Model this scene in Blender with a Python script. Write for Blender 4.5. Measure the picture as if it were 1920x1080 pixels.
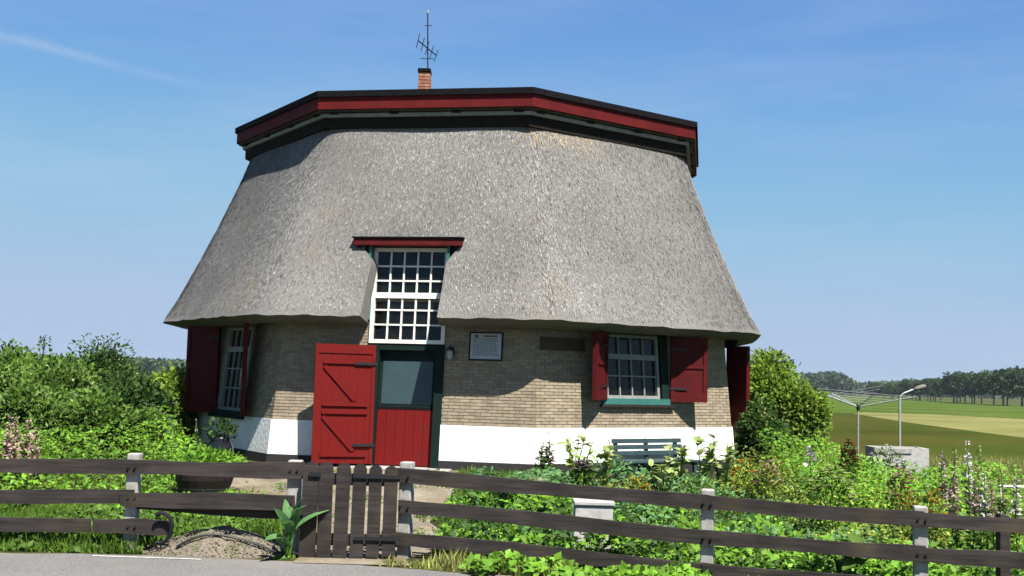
import bpy, math, random
import numpy as np
from mathutils import Matrix, Vector
random.seed(7); rng = np.random.default_rng(11)
for o in list(bpy.data.objects): bpy.data.objects.remove(o)
scene = bpy.context.scene; COL = scene.collection
R_ = math.radians; PI = math.pi

# ------------------------------------------------------------------ camera
EYE, FPX, PITCH, ROLL = 1.7, 2083.0, R_(4.7653), R_(1.5527)
cam = bpy.data.cameras.new('camera'); cam.sensor_width = 36; cam.lens = FPX / 1920 * 36
cam.clip_start = 0.1; cam.clip_end = 20000
camo = bpy.data.objects.new('camera', cam); COL.objects.link(camo); scene.camera = camo
camo.matrix_world = Matrix.Translation((0, 0, EYE)) @ Matrix.Rotation(PI/2 + PITCH, 4, 'X') @ Matrix.Rotation(ROLL, 4, 'Z')
# ------------------------------------------------------------------ light
SUN_AZ, SUN_EL = R_(-59.8), R_(58.5)          # direction from the house towards the sun (angle from +X), elevation
sdir = Vector((math.cos(SUN_AZ)*math.cos(SUN_EL), math.sin(SUN_AZ)*math.cos(SUN_EL), math.sin(SUN_EL)))
sl = bpy.data.lights.new('sun', 'SUN'); sl.energy = 5.0; sl.angle = R_(0.53); sl.color = (1.0, 0.95, 0.87)
so = bpy.data.objects.new('sun', sl); COL.objects.link(so); so.location = (20, -20, 40)
so.rotation_euler = (-sdir).to_track_quat('-Z', 'Y').to_euler()
scene.cycles.diffuse_bounces = 1; scene.cycles.max_bounces = 6
scene.view_settings.view_transform = 'Standard'; scene.view_settings.look = 'None'
scene.view_settings.exposure = 1.5; scene.view_settings.gamma = 1.0
world = bpy.data.worlds.new('World'); scene.world = world; world.use_nodes = True

def ray(X, Y):
    a, b = X - 960, Y - 540
    u = a*math.cos(ROLL) + b*math.sin(ROLL); v = -a*math.sin(ROLL) + b*math.cos(ROLL)
    xc, yc, zc = u/FPX, 1.0, -v/FPX
    return np.array([xc, yc*math.cos(PITCH) - zc*math.sin(PITCH), yc*math.sin(PITCH) + zc*math.cos(PITCH)])
def aty(X, Y, y):
    d = ray(X, Y); return np.array([0, 0, EYE]) + d*(y/d[1])
def atz(X, Y, z):
    d = ray(X, Y); return np.array([0, 0, EYE]) + d*((z-EYE)/d[2])

nt = world.node_tree; nt.nodes.clear()
def wn(t, **k):
    n = nt.nodes.new(t)
    for a, v in k.items(): setattr(n, a, v)
    return n
sky = wn('ShaderNodeTexSky', sky_type='NISHITA', sun_disc=False, sun_elevation=SUN_EL)
sky.sun_rotation = PI/2 - SUN_AZ
sky.air_density = 1.0; sky.dust_density = 0.4; sky.ozone_density = 2.2; sky.altitude = 0
tc = wn('ShaderNodeTexCoord')
# thin high cirrus, everywhere in the sky, and one old contrail (a band along a great circle)
mp = wn('ShaderNodeMapping'); mp.inputs['Scale'].default_value = (1.2, 1.2, 7.0); mp.inputs['Rotation'].default_value = (0.12, -0.2, 0.4)
ns = wn('ShaderNodeTexNoise'); ns.inputs['Scale'].default_value = 2.6; ns.inputs['Detail'].default_value = 6; ns.inputs['Roughness'].default_value = 0.6
mr = wn('ShaderNodeMapRange'); mr.inputs['From Min'].default_value = 0.44; mr.inputs['From Max'].default_value = 0.82
mr.inputs['To Max'].default_value = 0.20
L = nt.links.new
L(tc.outputs['Generated'], mp.inputs['Vector']); L(mp.outputs[0], ns.inputs['Vector']); L(ns.outputs[0], mr.inputs['Value'])
A, B_ = [Vector(ray(*q)).normalized() for q in ((0, 66), (455, 183))]
N = A.cross(B_).normalized(); T = (B_ - A).normalized()
def vdot(vec):
    n = wn('ShaderNodeVectorMath', operation='DOT_PRODUCT'); n.inputs[1].default_value = vec
    L(tc.outputs['Generated'], n.inputs[0]); return n.outputs['Value']
def math_(op, a, b=None, clamp=False):
    n = wn('ShaderNodeMath', operation=op); n.use_clamp = clamp
    for i, x in enumerate((a, b)):
        if x is None: continue
        if isinstance(x, (int, float)): n.inputs[i].default_value = x
        else: L(x, n.inputs[i])
    return n.outputs[0]
n2 = wn('ShaderNodeTexNoise'); n2.inputs['Scale'].default_value = 38; n2.inputs['Detail'].default_value = 4
L(tc.outputs['Generated'], n2.inputs['Vector'])
off = math_('MULTIPLY', math_('SUBTRACT', n2.outputs[0], 0.5), 0.006)
dist = math_('ABSOLUTE', math_('ADD', vdot(N), off))
band = wn('ShaderNodeMapRange', interpolation_type='SMOOTHSTEP')
for k, v in (('From Min', 0.0065), ('From Max', 0.0), ('To Min', 0), ('To Max', 0.22)): band.inputs[k].default_value = v
L(dist, band.inputs['Value'])
along = wn('ShaderNodeMapRange', interpolation_type='SMOOTHSTEP')
for k, v in (('From Min', T.dot(B_) + 0.03), ('From Max', T.dot(B_) - 0.16), ('To Min', 0), ('To Max', 1)): along.inputs[k].default_value = v
L(vdot(T), along.inputs['Value'])
con = math_('MULTIPLY', math_('MULTIPLY', band.outputs[0], along.outputs[0]), math_('MULTIPLY', n2.outputs[0], 1.7))
# extra veil: contrail + cirrus mixed towards a bright cloud tone
msk = math_('ADD', mr.outputs[0], con, True)
mix = wn('ShaderNodeMix', data_type='RGBA'); L(msk, mix.inputs['Factor'])
# clear polar-air sky: the horizon glare of the model compressed towards a pale blue, per channel
K = 0.05*2**1.5; sep = wn('ShaderNodeSeparateColor'); cmb = wn('ShaderNodeCombineColor'); L(sky.outputs[0], sep.inputs[0])
for i, (am, cap_) in enumerate(((.70, .425), (.96, .555), (1.27, .76))):
    sm = wn('ShaderNodeMath', operation='SMOOTH_MIN'); sm.inputs[2].default_value = .30
    L(math_('MULTIPLY', sep.outputs[i], K*am), sm.inputs[0]); sm.inputs[1].default_value = cap_
    L(math_('MULTIPLY', sm.outputs[0], 1/K), cmb.inputs[i])
L(cmb.outputs[0], mix.inputs['A']); mix.inputs['B'].default_value = (4.6, 5.1, 6.0, 1)
bg = wn('ShaderNodeBackground'); bg.inputs['Strength'].default_value = 0.05
L(mix.outputs['Result'], bg.inputs['Color'])
wo = wn('ShaderNodeOutputWorld'); L(bg.outputs[0], wo.inputs['Surface'])

# ------------------------------------------------------------------ materials
MATS = {}
KEEP = ('plaster', 'white_paint')
def mat(name, c1, c2=None, rough=0.8, scale=8.0, detail=4.0, bump=0.0, bscale=None, island=0.0, stretch=(1, 1, 1), spec=0.3,
        trans=0.0, c3=None, p3=(0.55, 0.75), s3=1.5, lo=0.35, hi=0.65, metallic=0.0, big=0.0, bigs=1.0):
    """noise blend of c1/c2 (+ patches of c3), per-island brightness variation, optional bump and leaf translucency"""
    if name not in KEEP: c1, c2, c3 = [None if c is None else tuple(x*(.62 if trans else .53) for x in c) for c in (c1, c2, c3)]
    m = bpy.data.materials.new(name); m.use_nodes = True; t = m.node_tree; n = t.nodes; l = t.links.new
    b = n['Principled BSDF']; out = n['Material Output']
    b.inputs['Roughness'].default_value = rough; b.inputs['Metallic'].default_value = metallic
    b.inputs['Specular IOR Level'].default_value = spec
    geo = n.new('ShaderNodeNewGeometry'); mpn = n.new('ShaderNodeMapping'); mpn.inputs['Scale'].default_value = stretch
    l(geo.outputs['Position'], mpn.inputs['Vector'])
    nz = n.new('ShaderNodeTexNoise'); nz.inputs['Scale'].default_value = scale; nz.inputs['Detail'].default_value = detail
    nz.inputs['Roughness'].default_value = 0.65
    l(mpn.outputs[0], nz.inputs['Vector'])
    r = n.new('ShaderNodeMapRange'); r.inputs['From Min'].default_value = lo; r.inputs['From Max'].default_value = hi
    l(nz.outputs[0], r.inputs['Value'])
    mx = n.new('ShaderNodeMix'); mx.data_type = 'RGBA'
    mx.inputs['A'].default_value = (*c1, 1); mx.inputs['B'].default_value = (*(c2 or c1), 1); l(r.outputs[0], mx.inputs['Factor'])
    col = mx.outputs['Result']
    if c3:
        nz3 = n.new('ShaderNodeTexNoise'); nz3.inputs['Scale'].default_value = s3; nz3.inputs['Detail'].default_value = 5
        l(geo.outputs['Position'], nz3.inputs['Vector'])
        r3 = n.new('ShaderNodeMapRange'); r3.inputs['From Min'].default_value = p3[0]; r3.inputs['From Max'].default_value = p3[1]
        l(nz3.outputs[0], r3.inputs['Value'])
        m3 = n.new('ShaderNodeMix'); m3.data_type = 'RGBA'; l(r3.outputs[0], m3.inputs['Factor'])
        l(col, m3.inputs['A']); m3.inputs['B'].default_value = (*c3, 1); col = m3.outputs['Result']
    if island or big:
        v = None
        if island:
            a = n.new('ShaderNodeMapRange'); a.inputs['To Min'].default_value = 1 - island; a.inputs['To Max'].default_value = 1 + island
            l(geo.outputs['Random Per Island'], a.inputs['Value']); v = a.outputs[0]
        if big:
            nb = n.new('ShaderNodeTexNoise'); nb.inputs['Scale'].default_value = bigs; nb.inputs['Detail'].default_value = 3
            l(geo.outputs['Position'], nb.inputs['Vector'])
            a = n.new('ShaderNodeMapRange'); a.inputs['From Min'].default_value = 0.3; a.inputs['From Max'].default_value = 0.7
            a.inputs['To Min'].default_value = 1 - big; a.inputs['To Max'].default_value = 1 + big
            l(nb.outputs[0], a.inputs['Value'])
            if v is None: v = a.outputs[0]
            else:
                mm = n.new('ShaderNodeMath'); mm.operation = 'MULTIPLY'; l(v, mm.inputs[0]); l(a.outputs[0], mm.inputs[1]); v = mm.outputs[0]
        vm = n.new('ShaderNodeVectorMath'); vm.operation = 'SCALE'; l(col, vm.inputs[0]); l(v, vm.inputs['Scale']); col = vm.outputs[0]
    l(col, b.inputs['Base Color'])
    if bump:
        nb = n.new('ShaderNodeTexNoise'); nb.inputs['Scale'].default_value = bscale or scale; nb.inputs['Detail'].default_value = 5
        l(mpn.outputs[0], nb.inputs['Vector'])
        bp = n.new('ShaderNodeBump'); bp.inputs['Strength'].default_value = 1; bp.inputs['Distance'].default_value = bump
        l(nb.outputs[0], bp.inputs['Height']); l(bp.outputs[0], b.inputs['Normal'])
    if trans:
        tr = n.new('ShaderNodeBsdfTranslucent'); l(col, tr.inputs['Color'])
        ms = n.new('ShaderNodeMixShader'); ms.inputs[0].default_value = trans
        l(b.outputs[0], ms.inputs[1]); l(tr.outputs[0], ms.inputs[2]); l(ms.outputs[0], out.inputs['Surface'])
    MATS[name] = m; return m
def leafmat(name, c1, c2, island=0.42, big=0.32, trans=0.35, bigs=0.9, rough=0.55):
    return mat(name, c1, c2, rough=rough, scale=3.0, island=island, big=big, bigs=bigs, trans=trans, spec=0.15)

mat('thatch', (.265, .257, .246), (.175, .169, .161), rough=0.95, scale=34, detail=6, stretch=(1, 1, .22), bump=.012, bscale=40, c3=(.24, .205, .165), p3=(.60, .85), s3=.75, big=.16, bigs=.6, spec=.1)
mat('reed', (.365, .357, .346), (.175, .170, .164), rough=0.95, scale=22, stretch=(1, 1, .3), island=.62, c3=(.26, .222, .175), p3=(.60, .85), s3=.75, big=.16, bigs=.6, spec=.1)
mat('reed_gold', (.62, .48, .28), (.44, .35, .22), rough=0.95, scale=20, island=.4, spec=.1)
mat('brick', (.46, .38, .275), (.36, .295, .215), rough=.9, scale=9, island=.17, bump=.003, bscale=60, c3=(.28, .19, .13), p3=(.6, .75), s3=3, spec=.1)
mat('mortar', (.40, .34, .26), (.31, .265, .205), rough=.95, scale=25, bump=.004, spec=.1)
mat('plaster', (.64, .635, .62), (.57, .565, .545), rough=.85, scale=5, bump=.008, bscale=14, c3=(.33, .33, .27), p3=(.56, .80), s3=3.4, spec=.1)
mat('tar', (.018, .017, .017), (.035, .032, .03), rough=.7, scale=20, bump=.004)
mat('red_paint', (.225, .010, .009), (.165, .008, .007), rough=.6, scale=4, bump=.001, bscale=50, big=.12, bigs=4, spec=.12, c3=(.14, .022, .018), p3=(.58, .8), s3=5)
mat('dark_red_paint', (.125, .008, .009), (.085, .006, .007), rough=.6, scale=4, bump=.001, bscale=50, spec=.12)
mat('fascia_paint', (.155, .011, .012), (.11, .009, .010), rough=.65, scale=3, stretch=(1, 1, .3), bump=.001, bscale=40, spec=.1, big=.2, bigs=2)
mat('moulding_paint', (.42, .41, .37), (.30, .30, .27), rough=.7, scale=6)
mat('bench_paint', (.05, .09, .10), (.035, .065, .075), rough=.5, scale=6, spec=.3)
mat('white_paint', (.60, .595, .55), (.50, .495, .45), rough=.5, scale=9, spec=.4)
mat('grey_paint', (.36, .37, .34), (.28, .29, .27), rough=.6, scale=9)
mat('teal_paint', (.045, .20, .165), (.035, .15, .13), rough=.5, scale=7)
mat('teal_glass', (.058, .100, .108), (.045, .082, .09), rough=.3, scale=3, spec=.3)
mat('dark_green_paint', (.008, .022, .019), (.012, .028, .023), rough=.6, scale=7, spec=.08)
mat('felt', (.008, .008, .010), (.013, .013, .015), rough=.85, scale=15, spec=.05)
mat('dark_wood', (.020, .017, .014), (.033, .028, .022), rough=.85, scale=10, spec=.05)
mat('soffit', (.11, .085, .05), (.06, .05, .035), rough=.85, scale=10, stretch=(1, 1, 1))
mat('glass', (.004, .005, .005), (.012, .013, .012), rough=.05, scale=5, spec=.28, bump=.002, bscale=9)
mat('red_brick', (.42, .17, .09), (.30, .11, .065), rough=.9, scale=14, c3=(.5, .33, .2), p3=(.5, .7), s3=9)
mat('metal_dark', (.03, .032, .036), None, rough=.5, metallic=.3)
mat('metal_pale', (.55, .58, .56), (.45, .48, .47), rough=.45, metallic=.2, scale=5)
mat('sign_white', (.62, .67, .70), (.55, .60, .63), rough=.4, scale=6)
mat('sign_ink', (.20, .22, .25), None, rough=.6)
mat('sign_brown', (.24, .13, .07), None, rough=.6)
mat('fence_wood', (.066, .054, .050), (.028, .024, .023), rough=.85, scale=6, detail=8, stretch=(.35, 1, 5), bump=.004, bscale=7, c3=(.085, .066, .040), p3=(.54, .78), s3=2.1, big=.3, bigs=2.5, spec=.2)
mat('concrete', (.54, .52, .49), (.36, .35, .325), rough=.9, scale=11, bump=.004, c3=(.30, .31, .25), p3=(.58, .75), s3=4)
mat('pale_stone', (.62, .61, .60), (.46, .45, .44), rough=.9, scale=14, bump=.004)
mat('asphalt', (.26, .25, .24), (.15, .145, .14), rough=.9, scale=42, detail=6, bump=.003, c3=(.25, .235, .215), p3=(.5, .7), s3=1.1, big=.10, bigs=.8)
mat('road_paint', (.72, .71, .66), (.42, .41, .38), rough=.8, scale=16, lo=.45, hi=.7)
mat('sand', (.36, .31, .235), (.24, .205, .15), rough=.95, scale=26, detail=7, bump=.012, c3=(.20, .17, .10), p3=(.5, .68), s3=2.3, big=.2, bigs=3, spec=0.0)
mat('gravel', (.30, .265, .205), (.17, .148, .115), rough=.95, scale=45, detail=9, bump=.010, bscale=70, c3=(.15, .16, .08), p3=(.56, .72), s3=5, spec=0.0)
mat('pebble', (.30, .26, .20), (.19, .165, .125), rough=.95, scale=30, island=.3)
mat('ground', (.075, .085, .028), (.11, .10, .045), rough=.95, scale=1.3, detail=8, c3=(.065, .10, .025), p3=(.45, .65), s3=.05, big=.25, bigs=.02, spec=0.0)
mat('soil', (.055, .045, .03), (.045, .06, .022), rough=.95, scale=3, bump=.02, spec=0.0)
mat('meadow', (.068, .125, .016), (.092, .145, .022), rough=.95, scale=.35, detail=9, stretch=(.35, 1, 1), c3=(.12, .15, .045), p3=(.45, .7), s3=.03, big=.3, bigs=.05, spec=0.0)
mat('rough_grass', (.080, .075, .018), (.058, .078, .014), rough=.95, scale=.25, detail=8, c3=(.045, .078, .012), p3=(.5, .65), s3=.06, big=.25, bigs=.05, spec=0.0)
mat('straw', (.27, .26, .10), (.18, .195, .065), rough=.95, scale=.9, detail=9, stretch=(.3, 1, 1), big=.25, bigs=.06, spec=0.0)
mat('bark', (.09, .075, .055), (.055, .045, .035), rough=.9, scale=12, bump=.01)
mat('pale_bark', (.30, .28, .24), (.16, .15, .13), rough=.9, scale=3)
mat('tub', (.022, .012, .010), (.014, .008, .007), rough=.7, scale=8)
mat('board_brown', (.13, .075, .055), (.09, .055, .04), rough=.8, scale=8)
mat('rubber', (.012, .012, .013), None, rough=.5)
mat('black_glaze', (.012, .014, .018), (.02, .024, .03), rough=.25, scale=4)
leafmat('leaf_mid', (.085, .175, .024), (.135, .24, .038))
leafmat('leaf_dark', (.042, .095, .020), (.07, .14, .030))
leafmat('leaf_bright', (.21, .42, .035), (.16, .34, .04))
leafmat('leaf_yellow', (.36, .43, .075), (.26, .36, .052))
leafmat('leaf_pale', (.45, .52, .20), (.29, .42, .11), island=.4)
leafmat('leaf_blue', (.105, .25, .085), (.165, .33, .12))
leafmat('leaf_bush', (.15, .27, .030), (.21, .31, .040))
leafmat('leaf_far', (.050, .100, .030), (.075, .125, .04), big=.35, bigs=.06)
leafmat('leaf_hazy', (.045, .085, .04), (.06, .105, .045), big=.3, bigs=.03)
leafmat('grass_blade', (.16, .30, .034), (.115, .23, .028), big=.3)
leafmat('grass_dry', (.40, .40, .13), (.26, .31, .07), big=.3)
leafmat('flower_orange', (.55, .17, .02), (.45, .22, .03), trans=.2)
leafmat('flower_pink', (.42, .26, .24), (.50, .36, .30), trans=.2)
leafmat('flower_white', (.66, .66, .58), (.55, .56, .50), trans=.2)
leafmat('flower_mauve', (.30, .19, .28), (.40, .28, .34), trans=.2)
leafmat('flower_red', (.22, .035, .025), (.16, .05, .03), trans=.2)

# ------------------------------------------------------------------ object helpers
WL = {}          # world location of every object (no rotations are used in hierarchies)
def link(o, parent, wloc):
    COL.objects.link(o); wloc = np.array(wloc, float)
    if parent is not None:
        o.parent = parent; o.location = tuple(wloc - WL[parent])
    else: o.location = tuple(wloc)
    WL[o] = wloc; return o
def tag(o, label=None, cat=None, group=None, kind=None):
    for k, v in (('label', label), ('category', cat), ('group', group), ('kind', kind)):
        if v: o[k] = v
    return o
def empty(name, loc, label=None, cat=None, group=None):
    o = bpy.data.objects.new(name, None); o.empty_display_size = .2
    return tag(link(o, None, loc), label, cat, group)
def mesh_np(name, V, F, smooth=False):
    """V (n,3), F (m,k) arrays with constant k"""
    me = bpy.data.meshes.new(name); V = np.asarray(V, np.float32); F = np.asarray(F, np.int32); m, k = F.shape
    me.vertices.add(len(V)); me.vertices.foreach_set('co', V.ravel())
    me.loops.add(m*k); me.loops.foreach_set('vertex_index', F.ravel())
    me.polygons.add(m); me.polygons.foreach_set('loop_start', np.arange(0, m*k, k, dtype=np.int32))
    me.polygons.foreach_set('loop_total', np.full(m, k, np.int32))
    if smooth: me.polygons.foreach_set('use_smooth', np.ones(m, bool))
    me.update(calc_edges=True); return me
def solid(name, parts, m, parent=None, loc=None, smooth=False, bevel=0.0):
    """parts: list of (verts, faces) in world coordinates -> one mesh object whose origin is loc (default: centre of its base)"""
    V, F = [], []
    for v, f in parts:
        b = len(V); V += [tuple(p) for p in v]; F += [tuple(i+b for i in q) for q in f]
    A = np.array(V)
    if loc is None: loc = np.array([*(A[:, :2].max(0)+A[:, :2].min(0))/2, A[:, 2].min()])
    me = bpy.data.meshes.new(name); me.from_pydata((A-loc).tolist(), [], F); me.update()
    if smooth:
        me.polygons.foreach_set('use_smooth', np.ones(len(me.polygons), bool))
    me.materials.append(MATS[m])
    o = link(bpy.data.objects.new(name, me), parent, loc)
    if bevel:
        md = o.modifiers.new('bevel', 'BEVEL'); md.width = bevel; md.segments = 2; md.limit_method = 'ANGLE'
    return o
BOXF = [(0, 3, 2, 1), (4, 5, 6, 7), (0, 1, 5, 4), (1, 2, 6, 5), (2, 3, 7, 6), (3, 0, 4, 7)]
def box(x0, x1, y0, y1, z0, z1):
    return [(x0, y0, z0), (x1, y0, z0), (x1, y1, z0), (x0, y1, z0), (x0, y0, z1), (x1, y0, z1), (x1, y1, z1), (x0, y1, z1)], BOXF
def hexa(p, q):
    """two quads of 4 points -> a box"""
    return list(p) + list(q), BOXF
def tube(pts, rad, n=6, cap=True):
    pts = [np.array(p, float) for p in pts]; rad = rad if hasattr(rad, '__len__') else [rad]*len(pts)
    V, F = [], []
    up = None
    for i, p in enumerate(pts):
        d = pts[min(i+1, len(pts)-1)] - pts[max(i-1, 0)]; d /= np.linalg.norm(d) + 1e-9
        if up is None:
            up = np.array([0, 0, 1.]) if abs(d[2]) < .9 else np.array([1., 0, 0])
        a = np.cross(d, up); a /= np.linalg.norm(a) + 1e-9; b = np.cross(a, d); up = b
        for k in range(n):
            t = 2*PI*k/n; V.append(p + rad[i]*(a*math.cos(t) + b*math.sin(t)))
    for i in range(len(pts)-1):
        for k in range(n):
            F.append((i*n+k, i*n+(k+1) % n, (i+1)*n+(k+1) % n, (i+1)*n+k))
    if cap: F += [tuple(range(n))[::-1], tuple(range((len(pts)-1)*n, len(pts)*n))]
    return V, F
def lathe(c, prof, n=16):
    V, F = [], []
    for r, z in prof:
        for k in range(n): V.append((c[0]+r*math.cos(2*PI*k/n), c[1]+r*math.sin(2*PI*k/n), c[2]+z))
    for i in range(len(prof)-1):
        for k in range(n): F.append((i*n+k, i*n+(k+1) % n, (i+1)*n+(k+1) % n, (i+1)*n+k))
    F += [tuple(range(n))[::-1], tuple(range((len(prof)-1)*n, len(prof)*n))]
    return V, F
def dup(o, parent, wloc, rot=None, scale=None):
    c = o.copy(); link(c, parent, wloc)
    if rot is not None: c.rotation_euler = rot
    if scale is not None: c.scale = scale if hasattr(scale, '__len__') else (scale,)*3
    return c
def sstep(a, b, x):
    t = np.clip((x-a)/(b-a), 0, 1); return t*t*(3-2*t)
def unit(a): return a/(np.linalg.norm(a, axis=-1, keepdims=True) + 1e-9)
def leaf_arrays(P, D, Nn, ln, wd, fold=.25):
    """diamond leaves: base point P, axis D, side from normal Nn"""
    D = unit(D); S = unit(np.cross(D, Nn)); U = np.cross(S, D); ln = ln[:, None]; wd = wd[:, None]
    mid = P + D*ln*.45 + U*wd*fold
    V = np.stack([P, mid - S*wd*.5, P + D*ln - U*ln*.12, mid + S*wd*.5], 1).reshape(-1, 3)
    F = np.arange(len(P)*4).reshape(-1, 4)
    return V, F
def rand_dirs(n): return unit(rng.normal(size=(n, 3)))
def np_obj(name, V, F, m, parent=None, loc=None, smooth=False):
    V = np.asarray(V, float)
    if loc is None: loc = np.array([*(V[:, :2].max(0)+V[:, :2].min(0))/2, V[:, 2].min()])
    me = mesh_np(name, V - loc, F, smooth); me.materials.append(MATS[m])
    return link(bpy.data.objects.new(name, me), parent, loc)
def cat_np(lst):
    V, F, b = [], [], 0
    for v, f in lst: V.append(v); F.append(f+b); b += len(v)
    return np.concatenate(V), np.concatenate(F)

# ------------------------------------------------------------------ terrain
CX, CY = -0.699*1.12, 22.4
def gz(x, y):
    x = np.asarray(x, float); y = np.asarray(y, float)
    d = np.hypot(x-CX, y-CY)
    z = .30*sstep(10.5, 6.3, d)
    z = z - .22*sstep(0, 6, x)*sstep(8.6, 10.2, y)*sstep(6, 9, d)
    z = z - .20*sstep(.3, 2.2, x)*sstep(10.5, 13, y)*sstep(30, 24, y)
    drop = np.maximum(np.maximum(sstep(26, 62, y), sstep(10, 34, x)*sstep(9, 24, y)), sstep(-12, -40, x)*sstep(12, 30, y))
    z = z*(1-drop) - 2.0*drop
    return z
def axis(a, b, near, step, grow):
    pts = [0.]
    while pts[-1] < b: pts.append(pts[-1] + (step if pts[-1] < near else max(step, (pts[-1]-near)*grow)))
    neg = [0.]
    while neg[-1] > a: neg.append(neg[-1] - (step if -neg[-1] < near else max(step, (-neg[-1]-near)*grow)))
    return np.array(neg[:0:-1] + pts)
gx, gy = axis(-3500, 3500, 14, .4, .22), axis(-400, 5000, 32, .4, .2)
GX, GY = np.meshgrid(gx, gy); GZ = gz(GX, GY)
nx, ny = len(gx), len(gy)
idx = np.arange(nx*ny).reshape(ny, nx)
F = np.stack([idx[:-1, :-1], idx[:-1, 1:], idx[1:, 1:], idx[1:, :-1]], -1).reshape(-1, 4)
o = np_obj('ground', np.stack([GX, GY, GZ], -1).reshape(-1, 3), F, 'ground', loc=np.zeros(3), smooth=True); tag(o, kind='structure')

def sheet(name, m, xs0, xs1, ys, lift, kind='structure'):
    """strip between curves x0(y), x1(y), following the terrain"""
    V, F = [], []; K = 14
    for i, y in enumerate(ys):
        for k in range(K+1):
            x = xs0[i] + (xs1[i]-xs0[i])*k/K; V.append((x, y, float(gz(x, y))+lift))
    for i in range(len(ys)-1):
        for k in range(K): F.append((i*(K+1)+k, i*(K+1)+k+1, (i+1)*(K+1)+k+1, (i+1)*(K+1)+k))
    o = solid(name, [(V, F)], m, loc=np.zeros(3)); return tag(o, kind=kind)
def road_edge(x):
    return 10.40 - .02*max(0, -x-3) - (.11*max(0, x+2.9)**1.5 if x > -2.9 else 0)
xs = np.concatenate([np.linspace(-60, -8, 14), np.linspace(-7, 9, 65), np.linspace(10, 40, 12)])
V, F = [], []
for x in xs:
    e = max(road_edge(x), 4.5)+.035*math.sin(x*3.1)+.02*math.sin(x*7.7+1)
    for k in range(5): V.append((x, e + (-6-e)*k/4, .006))
for i in range(len(xs)-1):
    for k in range(4): F.append((i*5+k, i*5+k+1, (i+1)*5+k+1, (i+1)*5+k))
tag(solid('road', [(V, F)], 'asphalt', loc=np.zeros(3)), kind='structure')
V, F = [], []
lx = np.linspace(-3.75, -2.75, 16)
for x in lx:
    e = road_edge(x) - .10 - .05*(x+3.75); w = .022
    V += [(x, e-w, .011), (x, e+w, .011)]
F = [(2*i, 2*i+2, 2*i+3, 2*i+1) for i in range(15)]
tag(solid('road_marking', [(V, F)], 'road_paint', loc=np.zeros(3)), kind='structure')
ys = np.linspace(10.2, 17.2, 24)
tag(sheet('path', 'sand', [-1.95 - .75*sstep(11, 14.0, y) - 1.6*sstep(13.9, 14.8, y) + .05*math.sin(y*5) for y in ys],
      [.6 for y in ys], ys, .012), kind='structure')
tag(sheet('garden_bed', 'soil', [-.78+.10*math.sin(y*2.3)+.07*math.sin(y*5.1+1)+.02*(y-10) for y in np.linspace(10.2, 18.0, 24)], [11]*24, np.linspace(10.2, 18.0, 24), .016), kind='structure')
# fields on the low land behind the dike
def field(name, m, pts, lift):
    V = [(p[0], p[1], -2.0+lift) for p in pts]; c = np.mean(V, 0)
    return tag(solid(name, [(V, [tuple(range(len(V)))])], m), kind='structure')
P = lambda X, Y: atz(X, Y, -2.0)
field('rough_field', 'rough_grass', [P(1380, 870), P(2300, 880), P(2300, 860), P(1920, 822), P(1700, 793), P(1600, 776), P(1380, 766)], .05)
field('straw_field', 'straw', [P(1600, 776.5), P(1703, 793.5), P(1920, 822.5), P(2300, 874), P(2300, 818), P(1920, 786.5), P(1750, 778), P(1620, 773.5)], .07)
field('meadow', 'meadow', [P(1380, 766), P(1600, 776), P(1620, 773), P(1750, 777.5), P(1920, 786), P(2300, 817), P(2300, 780), P(1920, 760), P(1640, 745), P(1380, 737)], .05)

# ------------------------------------------------------------------ the mill house
TH = R_(-167.4254); C8 = math.cos(PI/8); T8 = math.tan(PI/8)
RP, ZP, BAT = 5.5126, 0.9866, 0.10
def rw(z): return RP - BAT*(z-ZP)
def W(i, s, z, h=0.0):
    na = TH + (i+.5)*PI/4; a = C8*rw(z) + h
    return (CX + a*math.cos(na) - s*math.sin(na), CY + a*math.sin(na) + s*math.cos(na), z)
def hw(z, h=0.0): return (C8*rw(z)+h)*T8
def fbox(i, s0, s1, z0, z1, h0, h1):
    """box on wall face i"""
    return hexa([W(i, s0, z0, h1), W(i, s1, z0, h1), W(i, s1, z0, h0), W(i, s0, z0, h0)],
                [W(i, s0, z1, h1), W(i, s1, z1, h1), W(i, s1, z1, h0), W(i, s0, z1, h0)])
house = empty('thatched_mill_house', (CX, CY, .3), 'octagonal brick mill house with grey thatch, white plinth and red shutters', 'house')

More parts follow.
